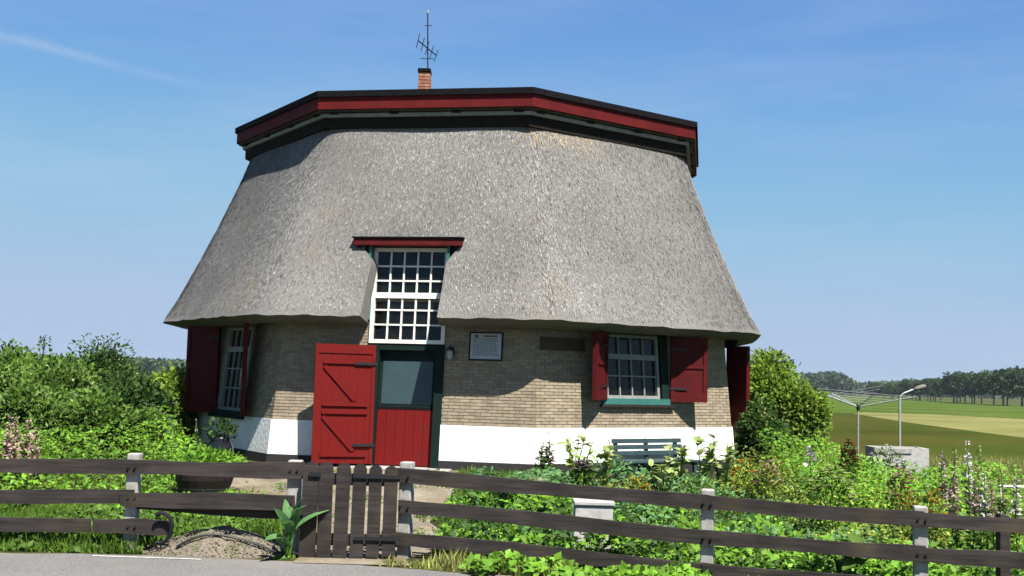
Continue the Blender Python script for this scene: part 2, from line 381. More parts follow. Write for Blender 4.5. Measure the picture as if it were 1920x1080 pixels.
HOLES = {1: [(-.50, .63, .30, 2.22), (-.60, .62, 2.22, 2.9)], 2: [(-.70, .50, 1.40, 2.52)], 0: [(-.30, .80, 1.05, 2.52)]}
CELLAR = (-.78, .62, .47, .83)
def panel(i, z0, z1, h, holes, depth=.16):
    """wall face with rectangular openings and reveals, mitred at the corners"""
    zs = sorted({z0, z1, *[z for q in holes for z in q[2:] if z0 < z < z1]})
    ss = sorted({x for q in holes for x in q[:2]}); out = []
    cols = [None] + ss + [None]
    def S(x, z, side): return (-hw(z, h) if side == 0 else hw(z, h)) if x is None else x
    for a in range(len(zs)-1):
        zm = (zs[a]+zs[a+1])/2
        for b in range(len(cols)-1):
            sm = None
            if cols[b] is not None and cols[b+1] is not None: sm = (cols[b]+cols[b+1])/2
            if sm is not None and any(q[0] < sm < q[1] and q[2] < zm < q[3] for q in holes): continue
            out.append(([W(i, S(cols[b], zs[a], 0), zs[a], h), W(i, S(cols[b+1], zs[a], 1), zs[a], h),
                         W(i, S(cols[b+1], zs[a+1], 1), zs[a+1], h), W(i, S(cols[b], zs[a+1], 0), zs[a+1], h)], [(0, 1, 2, 3)]))
    for s0, s1, y0, y1 in holes:
        if y0 >= z1 or y1 <= z0: continue
        lo_, hi_ = y0 > z0, y1 < z1; y0, y1 = max(y0, z0), min(y1, z1)
        for a, b in [((s0, y0), (s0, y1)), ((s1, y1), (s1, y0))] + ([((s0, y1), (s1, y1))] if hi_ else []) + ([((s1, y0), (s0, y0))] if lo_ else []):
            out.append(([W(i, *a, h), W(i, *b, h), W(i, *b, h-depth), W(i, *a, h-depth)], [(0, 1, 2, 3)]))
    return out
WTOP = 2.95
bh, bl, jt = .041, .172, .009
for i in range(8):
    holes = HOLES.get(i, [])
    wall = solid('wall', panel(i, .9, WTOP, 0, holes), 'mortar', house)
    pl = panel(i, .445, ZP+.004, .03, ([]) if i == 2 else ([(-.50, .63, .3, 2.2)] if i == 1 else [])) + \
          [([W(i, a, ZP+.004, .03), W(i, b, ZP+.004, .03), W(i, b, ZP+.006, -.02), W(i, a, ZP+.006, -.02)], [(0, 1, 2, 3)]) for a, b in (((-hw(ZP, .03), -.5), (.63, hw(ZP, .03))) if i == 1 else ((-hw(ZP, .03), hw(ZP, .03)),))]
    if i == 1:
        na_ = TH+1.5*PI/4; side = lambda q: np.mean([-math.sin(na_)*(v[0]-CX)+math.cos(na_)*(v[1]-CY) for v in q[0]])
        solid('plinth', [q for q in pl if side(q) < .06], 'plaster', house); solid('plinth', [q for q in pl if side(q) >= .06], 'plaster', house)
    else: solid('plinth', pl, 'plaster', house)
    tarh = [(-.50, .63, .0, 2.2)] if i == 1 else []
    solid('tarred_base', panel(i, -.35, .45, .042, tarh) + [([W(i, -hw(.45, .042), .45, .042), W(i, -.5 if i == 1 else 0, .45, .042), W(i, -.5 if i == 1 else 0, .45, 0), W(i, -hw(.45, 0), .45, 0)], [(0, 1, 2, 3)]),
          ([W(i, .63 if i == 1 else 0, .45, .042), W(i, hw(.45, .042), .45, .042), W(i, hw(.45, 0), .45, 0), W(i, .63 if i == 1 else 0, .45, 0)], [(0, 1, 2, 3)])], 'tar', house)
    if i in (0, 1, 2, 3, 7):
        bs = []; z = ZP + .012; row = 0
        while z + bh < 2.78:
            lim = hw(z, .006) - .004; x = -lim - (bl/2 if row % 2 else 0); zc = z + bh/2
            cuts = [(q[0]-.004, q[1]+.004) for q in holes if q[2]-.02 < zc < q[3]+.02]
            while x < lim:
                a, b = max(x, -lim), min(x + bl - jt, lim); x += bl
                segs = [(a, b)]
                for c0, c1 in cuts:
                    segs = [g for s_, e_ in segs for g in ((s_, min(e_, c0)), (max(s_, c1), e_)) if g[1]-g[0] > .02]
                pr = .006 + random.random()*.006
                for s_, e_ in segs:
                    if e_-s_ > .02: bs.append(fbox(i, s_, e_, z, z+bh-.001*random.random(), -.005, pr))
            z += bh + jt; row += 1
        tag(solid('brick_facing', bs, 'brick', wall), kind='stuff')

def window(i, s0, s1, z0, z1, cols, rows, fr=.055, bar=.022, frame_mat='white_paint', bar_mat='white_paint', mid=None, h=-.05, name='window', label=None):
    w = solid(name, [fbox(i, s0, s0+fr, z0, z1, h-.06, h+.05), fbox(i, s1-fr, s1, z0, z1, h-.06, h+.05),
                     fbox(i, s0+fr, s1-fr, z0, z0+fr, h-.058, h+.048), fbox(i, s0+fr, s1-fr, z1-fr, z1, h-.058, h+.048)], frame_mat, house)
    if label: w['label'] = label
    a0, a1, b0, b1 = s0+fr, s1-fr, z0+fr, z1-fr
    ss = [a0+(a1-a0)*k/cols for k in range(cols+1)]; zs = [b0+(b1-b0)*k/rows for k in range(rows+1)]
    for k in range(1, cols): solid('glazing_bar', [fbox(i, ss[k]-bar/2, ss[k]+bar/2, b0, b1, h-.02, h+.026)], bar_mat, w)
    for k in range(1, rows):
        t = bar/2 if mid != k else .045
        solid('glazing_bar' if mid != k else 'transom', [fbox(i, a0, a1, zs[k]-t, zs[k]+t, h-.021, h+(.028 if mid != k else .04))], bar_mat, w)
    for a in range(cols):
        for b in range(rows):
            e = [random.uniform(-.004, .004) for _ in range(4)]; x0, x1, y0, y1 = ss[a]+.002, ss[a+1]-.002, zs[b]+.002, zs[b+1]-.002
            solid('pane', [hexa([W(i, x0, y0, h-.006+e[0]), W(i, x1, y0, h-.006+e[1]), W(i, x1, y0, h-.013), W(i, x0, y0, h-.013)],
                                [W(i, x0, y1, h-.006+e[2]), W(i, x1, y1, h-.006+e[1]+e[2]-e[0]), W(i, x1, y1, h-.013), W(i, x0, y1, h-.013)])], 'glass', w)
    return w
def leaf_panel(i, hinge, direction, L, ang, z0, z1, m, name, planks=0, label=None, thick=.035, h0=.075, style='panel'):
    """hinged leaf: runs from (hinge, h0) along direction (+1/-1 in s) turned by ang away from the wall"""
    ca, sa = math.cos(ang), math.sin(ang)
    def Q(u, z, d):     # u along the leaf, d outward from the leaf's outer face
        s = hinge + direction*(u*ca - d*sa); h = h0 + u*sa + d*ca
        return W(i, s, (z0+z1)/2, h)[:2] + (z,)
    def bx(u0, u1, y0, y1, d0, d1):
        p = [Q(u0, y0, d1), Q(u1, y0, d1), Q(u1, y0, d0), Q(u0, y0, d0)]; q = [Q(u0, y1, d1), Q(u1, y1, d1), Q(u1, y1, d0), Q(u0, y1, d0)]
        return hexa(p, q)
    base = solid(name, [bx(0, L, z0, z1, 0, thick)], m, house)
    if label: base['label'] = label
    def diag(u0, y0, u1, y1, w, d0, d1):
        a = math.atan2(y1-y0, u1-u0); nx_, ny_ = -math.sin(a)*w/2, math.cos(a)*w/2
        c = [(u0+nx_, y0+ny_), (u1+nx_, y1+ny_), (u1-nx_, y1-ny_), (u0-nx_, y0-ny_)]
        return hexa([Q(u, y, d0) for u, y in c], [Q(u, y, d1) for u, y in c])
    return base, bx, diag

# --- dormer window over the door, and its side boards and lintel
window(1, -.60, .625, 2.235, 3.76, 5, 6, fr=.06, bar=.026, mid=3, h=.0, name='dormer_window', label='tall white dormer window with many small panes')
solid('dormer_cheek_board', [fbox(1, -.645, -.602, 2.60, 3.78, -.02, .20)], 'teal_paint', house)
solid('dormer_cheek_board', [fbox(1, .627, .67, 2.60, 3.78, -.02, .20)], 'teal_paint', house)
solid('dormer_lintel_board', [fbox(1, -.89, .87, 3.775, 3.89, -.05, .27)], 'dark_red_paint', house, bevel=.008)
solid('dormer_lintel_flashing', [fbox(1, -.91, .89, 3.893, 3.915, -.05, .295)], 'felt', house)
for s in (-.80, .76): solid('lintel_bracket', [fbox(1, s-.04, s+.04, 3.62, 3.773, -.02, .20)], 'dark_wood', house)
# --- doorway
solid('door_post', [fbox(1, -.50, -.42, .33, 2.22, -.12, .035)], 'dark_green_paint', house)
solid('door_post', [fbox(1, .50, .63, .33, 2.22, -.12, .035)], 'dark_green_paint', house)
solid('door_lintel', [fbox(1, -.418, .498, 2.13, 2.22, -.12, .03)], 'dark_green_paint', house)
solid('door_step', [fbox(1, -.75, .85, .18, .33, -.15, .38)], 'concrete', house, bevel=.015)
d = solid('lower_half_door', [fbox(1, -.415, .495, .34, 1.225, -.10, -.06)], 'red_paint', house)
solid('ledge', [fbox(1, -.413, .493, 1.205, 1.245, -.098, -.055)], 'felt', d)  # strip coloured black for the shade in the gap between the half doors
for k in range(6):
    a = -.41 + k*.15
    solid('plank', [fbox(1, a+.003, a+.147, .35, 1.19, -.062, -.052)], 'red_paint', d)
d = solid('upper_half_door', [fbox(1, -.417, .497, 1.24, 2.14, -.13, -.075)], 'dark_green_paint', house)
solid('pane', [fbox(1, -.37, .44, 1.29, 1.96, -.08, -.068)], 'teal_glass', d)
base, bx, diag = leaf_panel(1, -.43, -1, .925, R_(26), .36, 2.19, 'red_paint', 'open_door_leaf', label='red ledged door leaf swung open against the wall', h0=.135)
for k in range(7):
    w = .925/7; solid('plank', [bx(k*w+.003, (k+1)*w-.003, .365, 2.185, .033, .041)], 'red_paint', base)
for y in (.50, 1.15, 1.27, 1.92): solid('ledge', [bx(.10, .80, y-.03, y+.03, .04, .066)], 'red_paint', base)
for y in (.56, 1.33): solid('brace', [diag(.30, y, .78, y+.52, .06, .04, .064)], 'red_paint', base)
for a, b in ((0, .05), (.875, .925)): solid('stile', [bx(a, b, .362, 2.188, .0415, .054)], 'red_paint', base)
solid('top_rail', [bx(.05, .875, 2.05, 2.188, .0415, .054)], 'red_paint', base)
for y in (.65, 1.9): solid('strap_hinge', [bx(-.03, .32, y-.02, y+.02, .067, .074)], 'metal_dark', base)
# --- window in the right-hand face with shutters
window(2, -.68, .48, 1.46, 2.50, 4, 3, fr=.05, bar=.024, frame_mat='grey_paint', bar_mat='grey_paint', mid=2, name='window')
solid('window_sill', [fbox(2, -.80, .66, 1.365, 1.462, -.05, .05)], 'teal_paint', house)
solid('sill_shade_tile', [fbox(2, -.84, .74, 1.325, 1.362, -.02, .085)], 'tub', house)  # dark colour stands in for the shadow line under the sill
solid('window_post', [fbox(2, .50, .66, 1.463, 2.55, -.02, .035)], 'dark_green_paint', house)
solid('window_post', [fbox(2, -.80, -.70, 1.463, 2.55, -.02, .035)], 'dark_green_paint', house)
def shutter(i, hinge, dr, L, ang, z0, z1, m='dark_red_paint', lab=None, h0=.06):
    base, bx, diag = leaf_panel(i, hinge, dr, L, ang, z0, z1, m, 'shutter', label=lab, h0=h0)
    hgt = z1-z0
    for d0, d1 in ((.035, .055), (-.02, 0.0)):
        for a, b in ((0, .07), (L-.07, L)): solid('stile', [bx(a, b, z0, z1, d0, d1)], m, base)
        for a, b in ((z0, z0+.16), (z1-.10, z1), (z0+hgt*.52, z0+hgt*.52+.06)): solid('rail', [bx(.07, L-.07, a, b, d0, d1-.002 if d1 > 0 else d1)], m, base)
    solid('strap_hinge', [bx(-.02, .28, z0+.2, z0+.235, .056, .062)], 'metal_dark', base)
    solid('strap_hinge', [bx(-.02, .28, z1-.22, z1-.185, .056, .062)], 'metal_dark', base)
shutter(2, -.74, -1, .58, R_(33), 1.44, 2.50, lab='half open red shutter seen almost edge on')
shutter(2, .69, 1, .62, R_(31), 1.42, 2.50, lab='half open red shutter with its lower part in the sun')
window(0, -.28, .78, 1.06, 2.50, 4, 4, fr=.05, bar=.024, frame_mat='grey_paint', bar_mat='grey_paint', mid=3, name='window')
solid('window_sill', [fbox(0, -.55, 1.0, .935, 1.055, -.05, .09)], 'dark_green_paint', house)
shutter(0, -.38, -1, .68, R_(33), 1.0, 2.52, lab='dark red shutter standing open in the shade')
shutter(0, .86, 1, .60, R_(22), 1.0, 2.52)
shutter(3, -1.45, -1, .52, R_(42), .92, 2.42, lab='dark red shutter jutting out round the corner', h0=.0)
# board low under the eaves on the right-hand face
nb_ = solid('name_board', [fbox(2, -1.98, -1.12, 2.19, 2.39, .014, .045)], 'board_brown', house)
# --- thatch
PROF = [(2.62, 5.99), (3.07, 5.72), (3.45, 5.525), (3.85, 5.325), (4.46, 5.05), (5.0, 4.83), (5.4, 4.665), (6.02, 4.44)]
pz = np.array([a for a, b in PROF]); pr = np.array([b for a, b in PROF])
PN = 46.0
def shape8(phi):
    k = np.arange(8)[None, :]; c = np.cos(np.asarray(phi)[:, None] - (TH + (k+.5)*PI/4)); c = np.clip(c, 0, None)
    return (C8 * 2**(1/PN)) * (c**PN).sum(1)**(-1/PN)
NSX = np.random.default_rng(3); wv = [(int(NSX.integers(2, 12)), NSX.uniform(-2.5, 2.5), NSX.uniform(0, 6.28), NSX.uniform(.002, .005)) for _ in range(12)]
def thatch(phi, z, inset=0.0):
    phi = np.asarray(phi, float); z = np.asarray(z, float)
    r = (np.interp(z, pz, pr) - inset)*shape8(phi)
    for a, b, c, d in wv: r = r + d*np.sin(a*phi+b*z+c)
    return np.stack([CX + r*np.cos(phi), CY + r*np.sin(phi), z], -1)
NA = TH + 1.5*PI/4
def s_to_phi(s, z):     # s on front face -> angle
    return NA + np.arctan2(s, np.interp(z, pz, pr)*C8)
# columns: parameter u; on the front face they follow lines of constant s (so that the notch has straight sides)
S_L, S_R, Z_TOP = -.56, .63, 3.86
zrows = np.concatenate([np.linspace(2.62, Z_TOP, 26), np.linspace(Z_TOP, 6.02, 42)[1:]])
scol = np.concatenate([np.linspace(-2.3, S_L, 22), np.linspace(S_L, S_R, 14)[1:], np.linspace(S_R, 2.3, 22)[1:]])
nF = len(scol); oth = np.linspace(PI/8, 2*PI-PI/8, 7*20+1)[1:-1]
PHI, Zg = [], []
for z in zrows:
    # flare of the notch just under the lintel
    fl = .20*sstep(3.45, 3.86, z); sc = scol.copy()
    edge = np.where(sc <= S_L, -fl*sstep(-2.0, S_L, sc), np.where(sc >= S_R, fl*sstep(2.0, S_R, sc), np.interp(sc, [S_L, S_R], [-fl, fl])))
    if z > 3.86: edge = edge*sstep(4.4, 3.86, z)
    sc = (sc+edge)*np.interp(z, pz, pr)/pr[0]*1.0 if False else (sc+edge)
    half = np.interp(z, pz, pr)*math.sin(PI/8)
    sc = np.where(sc < -1.0, -1.0 + (sc+1.0)*(half-1.0)/1.3, np.where(sc > 1.0, 1.0 + (sc-1.0)*(half-1.0)/1.3, sc))
    ph = NA + np.arctan2(sc, np.interp(z, pz, pr)*C8)
    PHI.append(np.concatenate([ph, NA+oth])); Zg.append(np.full(len(PHI[-1]), z))
PHI = np.array(PHI); Zg = np.array(Zg); nr, nc = PHI.shape
OUT = thatch(PHI.ravel(), Zg.ravel()).reshape(nr, nc, 3)
# eave sag and ragged lower lip
lip = (.007*np.sin(PHI[0]*37) + .006*np.sin(PHI[0]*91+1))
for rI in range(6): OUT[rI, :, 2] += lip*(1-rI/6)
INN = thatch(PHI.ravel(), Zg.ravel(), .30).reshape(nr, nc, 3)
INN[0] = thatch(PHI[0], np.full(nc, 2.62), .42); INN[0][:, 2] = 2.515
INN[1:4, :, 2] = np.linspace(2.53, INN[4, 0, 2], 4)[:-1, None]
mask = np.ones((nr-1, nc), bool)
rtop = int(np.argmin(abs(zrows-Z_TOP))); cl = 21; cr = 21+13
mask[:rtop, cl:cr] = False
Vt = np.concatenate([OUT.reshape(-1, 3), INN.reshape(-1, 3)]); nO = nr*nc
ID = lambda r, c: r*nc + c % nc
Ft = []
for r in range(nr-1):
    for c in range(nc):
        if not mask[r, c]: continue
        a, b, e, f = ID(r, c), ID(r, c+1), ID(r+1, c+1), ID(r+1, c)
        Ft.append((a, b, e, f)); Ft.append((nO+a, nO+f, nO+e, nO+b))
        if r == 0: Ft.append((a, nO+a, nO+b, b))
        elif not mask[r-1, c]: Ft.append((a, nO+a, nO+b, b))
        if r == nr-2: Ft.append((f, e, nO+e, nO+f))
        if not mask[r, c-1]: Ft.append((a, f, nO+f, nO+a))
        if not mask[r, (c+1) % nc]: Ft.append((b, nO+b, nO+e, e))
roof = np_obj('thatched_roof', Vt, np.array(Ft), 'thatch', house)
roof['label'] = 'steep grey thatched roof flaring to the eaves'
md = roof.modifiers.new('smooth', 'EDGE_SPLIT'); md.split_angle = R_(50); roof.data.polygons.foreach_set('use_smooth', np.ones(len(roof.data.polygons), bool))
# loose reed ends over the visible part of the thatch
n = 230000
ph = NA + rng.uniform(-2.3, 2.3, n); zz = 2.62 + (5.95-2.62)*rng.random(n)**1.08
ss = np.tan(np.clip(ph-NA, -1.2, 1.2))*np.interp(zz, pz, pr)*C8
keep = ~((zz < Z_TOP+.02) & (ss > S_L-.02-.2*sstep(3.45, 3.86, zz)) & (ss < S_R+.02+.2*sstep(3.45, 3.86, zz)) & (abs(ph-NA) < 1))
keep &= zz > 2.74
ph, zz = ph[keep], zz[keep]; n = len(ph)
p0 = thatch(ph, zz); p1 = thatch(ph, np.clip(zz-.05, 2.4, None)); dn = unit(p1-p0)
dn[zz < 2.67] = unit(np.stack([np.cos(ph), np.sin(ph), -1.6*np.ones(n)], -1))[zz < 2.67]
rad = np.stack([np.cos(ph), np.sin(ph), np.full(n, .35)], -1)
D = unit(dn + rad*rng.uniform(.0, .13, n)[:, None] + rng.normal(size=(n, 3))*.06)
Lr = rng.uniform(.04, .10, n); Wr = rng.uniform(.006, .014, n)
S = unit(np.cross(D, rad)) * Wr[:, None]/2
base = p0 - rad*.004
Vr = np.stack([base-S, base+S, base+S*.6+D*Lr[:, None], base-S*.6+D*Lr[:, None]], 1)
gold = (abs(ph-(TH+2*PI/4+.13)) < .24*np.sqrt(rng.random(n))) & (zz > 5.50+.35*rng.random(n)) & (rng.random(n) < .8)
for nm, sel, m in (('reed_ends', ~gold, 'reed'), ('fresh_reed_patch', gold, 'reed_gold')):
    v = Vr[sel].reshape(-1, 3)
    if len(v): tag(np_obj(nm, v, np.arange(len(v)).reshape(-1, 4), m, roof), kind='stuff')
# wall plate and soffit boarding under the eaves
def ring(R0, R1, z0, z1, faces=range(8), gap=0.0):
    out = []
    for k in faces:
        p = []
        for R in (R1, R0):
            for kk in (k, k+1):
                a = TH + kk*PI/4; p.append((R, a))
        q = [p[0], p[1], p[3], p[2]]
        out.append(hexa([(CX+R*math.cos(a), CY+R*math.sin(a), z0) for R, a in q], [(CX+R*math.cos(a), CY+R*math.sin(a), z1) for R, a in q]))
    return out
for k in range(8):
    if k == 1: 
        for a, b in ((-2.1, -.66), (.68, 2.1)): solid('wall_plate', [fbox(1, a, b, 2.60, 2.70, -.02, .10)], 'soffit', house)
    else: solid('wall_plate', [fbox(k, -2.1, 2.1, 2.60, 2.70, -.02, .10)], 'soffit', house)
# --- flat cap with fascia
cap = solid('cap_roof', ring(.0, 4.815, 6.36, 6.462), 'felt', house)
cap['label'] = 'flat octagonal cap roof with black felt edge'
for k in range(8): solid('fascia_board', ring(4.735, 4.775, 6.155, 6.357, [k]), 'fascia_paint', house)
for k in range(8): solid('fascia_batten', ring(4.60, 4.73, 6.125, 6.150, [k]), 'soffit', house)
for k in range(8): solid('soffit_board', ring(4.30, 4.72, 6.22, 6.245, [k]), 'soffit', house)
for k in range(8): solid('moulding', ring(4.56, 4.655, 6.045, 6.105, [k]), 'moulding_paint', house)
for k in range(8): solid('cap_wall', ring(4.30, 4.60, 5.86, 6.215, [k]), 'dark_wood', house)
for k in (0, 1, 2, 3, 7):
    for s in (-1.58, -.53, .53, 1.58):
        na = TH+(k+.5)*PI/4; c, sn = math.cos(na), math.sin(na)
        def Q(s_, a, z): return (CX+a*c-s_*sn, CY+a*sn+s_*c, z)
        a0, a1 = 4.605*C8, 4.725*C8
        solid('bracket', [hexa([Q(s-.08, a1, 6.12), Q(s+.08, a1, 6.12), Q(s+.08, a0, 6.06), Q(s-.08, a0, 6.06)], [Q(s-.08, a1, 6.21), Q(s+.08, a1, 6.21), Q(s+.08, a0, 6.21), Q(s-.08, a0, 6.21)])], 'dark_wood', house)
# --- chimney
ch = aty(798, 168, 21.0); cx_, cy_ = ch[0], ch[1]; zt = aty(798, 134, 21.0)[2]
chim = solid('chimney', [hexa([(cx_-.155, cy_-.15, 6.45), (cx_+.155, cy_-.15, 6.45), (cx_+.155, cy_+.15, 6.45), (cx_-.155, cy_+.15, 6.45)],
                             [(cx_-.125, cy_-.13, zt-.04), (cx_+.085, cy_-.13, zt-.04), (cx_+.085, cy_+.13, zt-.04), (cx_-.125, cy_+.13, zt-.04)])], 'red_brick', house, bevel=.01)
cour = []
z = 6.47
while z < zt-.08:
    f_ = (z-6.45)/(zt-6.49); x0 = cx_-.155+.03*f_; x1 = cx_+.155-.07*f_
    cour.append(box(x0-.006, x1+.006, cy_-.156+.02*f_, cy_-.13, z, z+.05)); z += .066
solid('brick_course', cour, 'red_brick', chim)['kind'] = 'stuff'
solid('chimney_cap', [box(cx_-.15, cx_+.095, cy_-.16, cy_+.16, zt-.04, zt+.02)], 'felt', chim)
solid('vent_cowl', [box(cx_+.19, cx_+.31, cy_-.1, cy_+.1, 6.45, 6.58)], 'felt', house)

# ------------------------------------------------------------------ things on the house
P0 = np.array([cx_+.03, cy_, zt+.02]); tip = aty(802, 22, cy_)
ant = empty('television_antenna', P0, 'thin metal aerial mast with crossed rods above the chimney', 'antenna')
solid('mast', [tube([P0, tip], .014, 6)], 'metal_dark', ant)
q = aty(800, 88, cy_); b0, b1 = aty(784, 76, cy_-.15), aty(818, 104, cy_+.15)
solid('boom', [tube([b0, b1], .012, 5)], 'metal_dark', ant)
for k in range(5):
    c = b0 + (b1-b0)*(k/4); e = np.array([.05, -.25+.02*k, .07])
    solid('antenna_rod', [tube([c-e, c+e], .007, 4)], 'metal_dark', ant)
c = aty(801, 110, cy_); solid('cross_rod', [tube([c-[.13, 0, 0], c+[.13, 0, 0]], .008, 4)], 'metal_dark', ant)
c = aty(803, 48, cy_); solid('cross_rod', [tube([c-[.07, 0, 0], c+[.07, 0, 0]], .008, 4)], 'metal_dark', ant)
solid('mast_cap', [lathe(tip, [(.02, -.03), (.02, .02), (.01, .03)], 8)], 'metal_pale', ant)
sg = empty('information_sign', W(1, 1.285, 2.03, .02), 'small square pale information panel on the brick wall beside the door', 'sign')
solid('sign_board', [fbox(1, 1.04, 1.53, 2.02, 2.42, .018, .03)], 'sign_white', sg)
solid('sign_frame', [fbox(1, 1.02, 1.04, 2.0, 2.44, .014, .038), fbox(1, 1.53, 1.55, 2.0, 2.44, .014, .038), fbox(1, 1.04, 1.53, 2.42, 2.44, .014, .038), fbox(1, 1.04, 1.53, 2.0, 2.02, .014, .038)], 'dark_wood', sg)
solid('emblem', [fbox(1, 1.10, 1.16, 2.35, 2.40, .031, .033)], 'sign_brown', sg)
solid('heading_line', [fbox(1, 1.24, 1.46, 2.365, 2.39, .031, .033)], 'sign_brown', sg)
ln = []
for k in range(9):
    z = 2.325 - k*.031; x = 1.08
    while x < 1.47:
        w = random.uniform(.02, .07)
        if x+w < 1.50: ln.append(fbox(1, x, x+w, z, z+.012, .031, .0325))
        x += w+.014
solid('text_lines', ln, 'sign_ink', sg)['kind'] = 'stuff'
lp = empty('wall_lantern', W(1, .74, 2.02, .02), 'little dark lantern fixed to the brick beside the door post', 'lamp')
solid('wall_bracket', [fbox(1, .70, .78, 2.08, 2.2, .013, .03), fbox(1, .725, .755, 2.14, 2.17, .03, .14)], 'metal_dark', lp)
c = W(1, .74, 2.0, .11); solid('lamp_glass', [lathe(c, [(.02, 0), (.045, .03), (.05, .12), (.03, .15)], 8)], 'metal_pale', lp)
solid('lamp_cap', [lathe(c, [(.065, .152), (.03, .19), (.01, .21)], 8)], 'metal_dark', lp)

def hbox(i, s0, s1, z0, z1, h0, h1): return fbox(i, s0, s1, z0, z1, h0, h1)
bg_ = W(2, -.06, .4, .45); gb = float(gz(bg_[0], bg_[1]))
bench = empty('garden_bench', (bg_[0], bg_[1], gb), 'blue green slatted garden bench under the window on the white plinth', 'bench')
for z in (.795, .70, .605): solid('back_slat', [fbox(2, -.80, .68, z-.035, z+.035, .215, .24)], 'bench_paint', bench, bevel=.004)
for k in range(4): solid('seat_slat', [fbox(2, -.80, .68, .485, .51, .27+k*.11, .36+k*.11)], 'bench_paint', bench, bevel=.004)
for x in (-.70, -.06, .58):
    solid('back_leg', [fbox(2, x-.03, x+.03, gb-.05, .83, .17, .213)], 'bench_paint', bench)
    solid('front_leg', [fbox(2, x-.03, x+.03, gb-.05, .483, .60, .65)], 'bench_paint', bench)
    solid('seat_bearer', [fbox(2, x-.025, x+.025, .43, .483, .215, .598)], 'bench_paint', bench)

# ------------------------------------------------------------------ fence, gate
def fl_pt(X, Y):          # vertical plane of the left-hand fence (y = 10.6)
    return aty(X, Y, 10.6)
FA, FB = np.array([-.93, 10.6]), np.array([4.45, 9.3])
def fr_pt(X, Y, off=0.0):          # vertical plane of the right-hand fence
    d = ray(X, Y); t = FB-FA; n = np.array([t[1], -t[0]]); n /= np.linalg.norm(n)
    k = (n@FA + off)/(n@d[:2]); return np.array([0, 0, EYE]) + d*k
def board(a_top, a_bot, b_top, b_bot, th, nrm):
    """board between two ends, front face given by its end edges, thickness th away along nrm; slightly waney"""
    a_top, a_bot, b_top, b_bot = map(np.array, (a_top, a_bot, b_top, b_bot)); n = 10; V, F = [], []
    ph1, ph2 = random.random()*6, random.random()*6
    for i in range(n+1):
        t = i/n; T = a_top+(b_top-a_top)*t; Bm = a_bot+(b_bot-a_bot)*t
        T = T + [0, 0, .007*math.sin(ph1+t*7)+random.uniform(-.003, .003)]; Bm = Bm + [0, 0, .007*math.sin(ph2+t*6)+random.uniform(-.003, .003)]
        w = np.append(nrm*.008*math.sin(ph1+t*5), 0)
        V += [T+w, Bm+w, Bm+np.append(nrm*th, 0)+w, T+np.append(nrm*th, 0)+w]
    for i in range(n):
        for k in range(4): F.append((4*i+k, 4*i+4+k, 4*i+4+(k+1) % 4, 4*i+(k+1) % 4))
    F += [(0, 1, 2, 3), (4*n+3, 4*n+2, 4*n+1, 4*n)]
    return V, F
nl = np.array([0, 1.]); t = FB-FA; t /= np.linalg.norm(t); nrgt = np.array([-t[1], t[0]])
lf = empty('wooden_fence', (-3.4, 10.65, 0), 'dark weathered plank fence running from the left edge to the gate', 'fence', 'dark plank fences on the road side')
def lrail(x0, y0a, y0b, x1, y1a, y1b, dy=0, par=lf):
    sh = np.array([0, dy, 0])
    return solid('rail', [board(fl_pt(x0, y0a)+sh, fl_pt(x0, y0b)+sh, fl_pt(x1, y1a)+sh, fl_pt(x1, y1b)+sh, .035, nl)], 'fence_wood', par)
lrail(-330, 856, 881, 249, 863, 889); lrail(228, 863, 889, 572, 868, 898, -.012)
lrail(-330, 914, 939, 250, 920, 946); lrail(226, 922, 948, 552, 928, 960, -.012); lrail(236, 930, 956, 548, 946, 976, .05)
lrail(-330, 966, 991, 168, 972, 998); lrail(175, 972, 999, 318, 975, 1003, -.012)
def post(fn, X, w, ytop, par, m, nrm, d=.12, back=.037):
    a = fn(X, ytop); tt = np.array([nrm[1], -nrm[0]]); c = a[:2] + nrm*back; h0 = -.35
    p = [c - tt*w/2, c + tt*w/2, c + tt*w/2 + nrm*d, c - tt*w/2 + nrm*d]
    return solid('post', [hexa([(*q, h0) for q in p], [(*q, a[2]) for q in p])], m, par, bevel=.012)
post(fl_pt, 247, .115, 851, lf, 'concrete', nl); post(fl_pt, -180, .14, 850, lf, 'concrete', nl)
post(fl_pt, 551, .13, 864, lf, 'concrete', nl)
rf = empty('wooden_fence', (1.9, 10.0, -.1), 'dark weathered plank fence sloping from the gate to the right edge', 'fence', 'dark plank fences on the road side')
def rrail(x0, y0, x1, y1, h0=26, h1=27, dy=0.0):
    sh = np.append(nrgt*dy, 0)
    return solid('rail', [board(fr_pt(x0, y0)+sh, fr_pt(x0, y0+h0)+sh, fr_pt(x1, y1)+sh, fr_pt(x1, y1+h1)+sh, .035, nrgt)], 'fence_wood', rf)
rrail(742, 878, 1330, 930); rrail(1322, 930, 1733, 961, 26, 27, -.012); rrail(1720, 960, 2120, 987, 27, 30)
rrail(747, 936, 1332, 995); rrail(1318, 995, 1736, 1026, 26, 27, -.012); rrail(1722, 1025, 2120, 1052, 27, 30)
rrail(716, 994, 1334, 1058, 25, 26); rrail(1316, 1056, 1740, 1090, 26, 27, -.012)
post(fr_pt, 758, .12, 867, rf, 'concrete', nrgt); post(fr_pt, 1326, .115, 919, rf, 'concrete', nrgt); post(fr_pt, 1728, .115, 951, rf, 'concrete', nrgt)
post(fr_pt, 2090, .14, 976, rf, 'concrete', nrgt)
sp = empty('short_dark_post', fr_pt(1880, 1030, -.4)*[1, 1, 0] + [0, 0, -.25], 'short dark wooden post just behind the fence at the right edge', 'post')
a = WL[sp]; b = fr_pt(1880, 962, -.4)
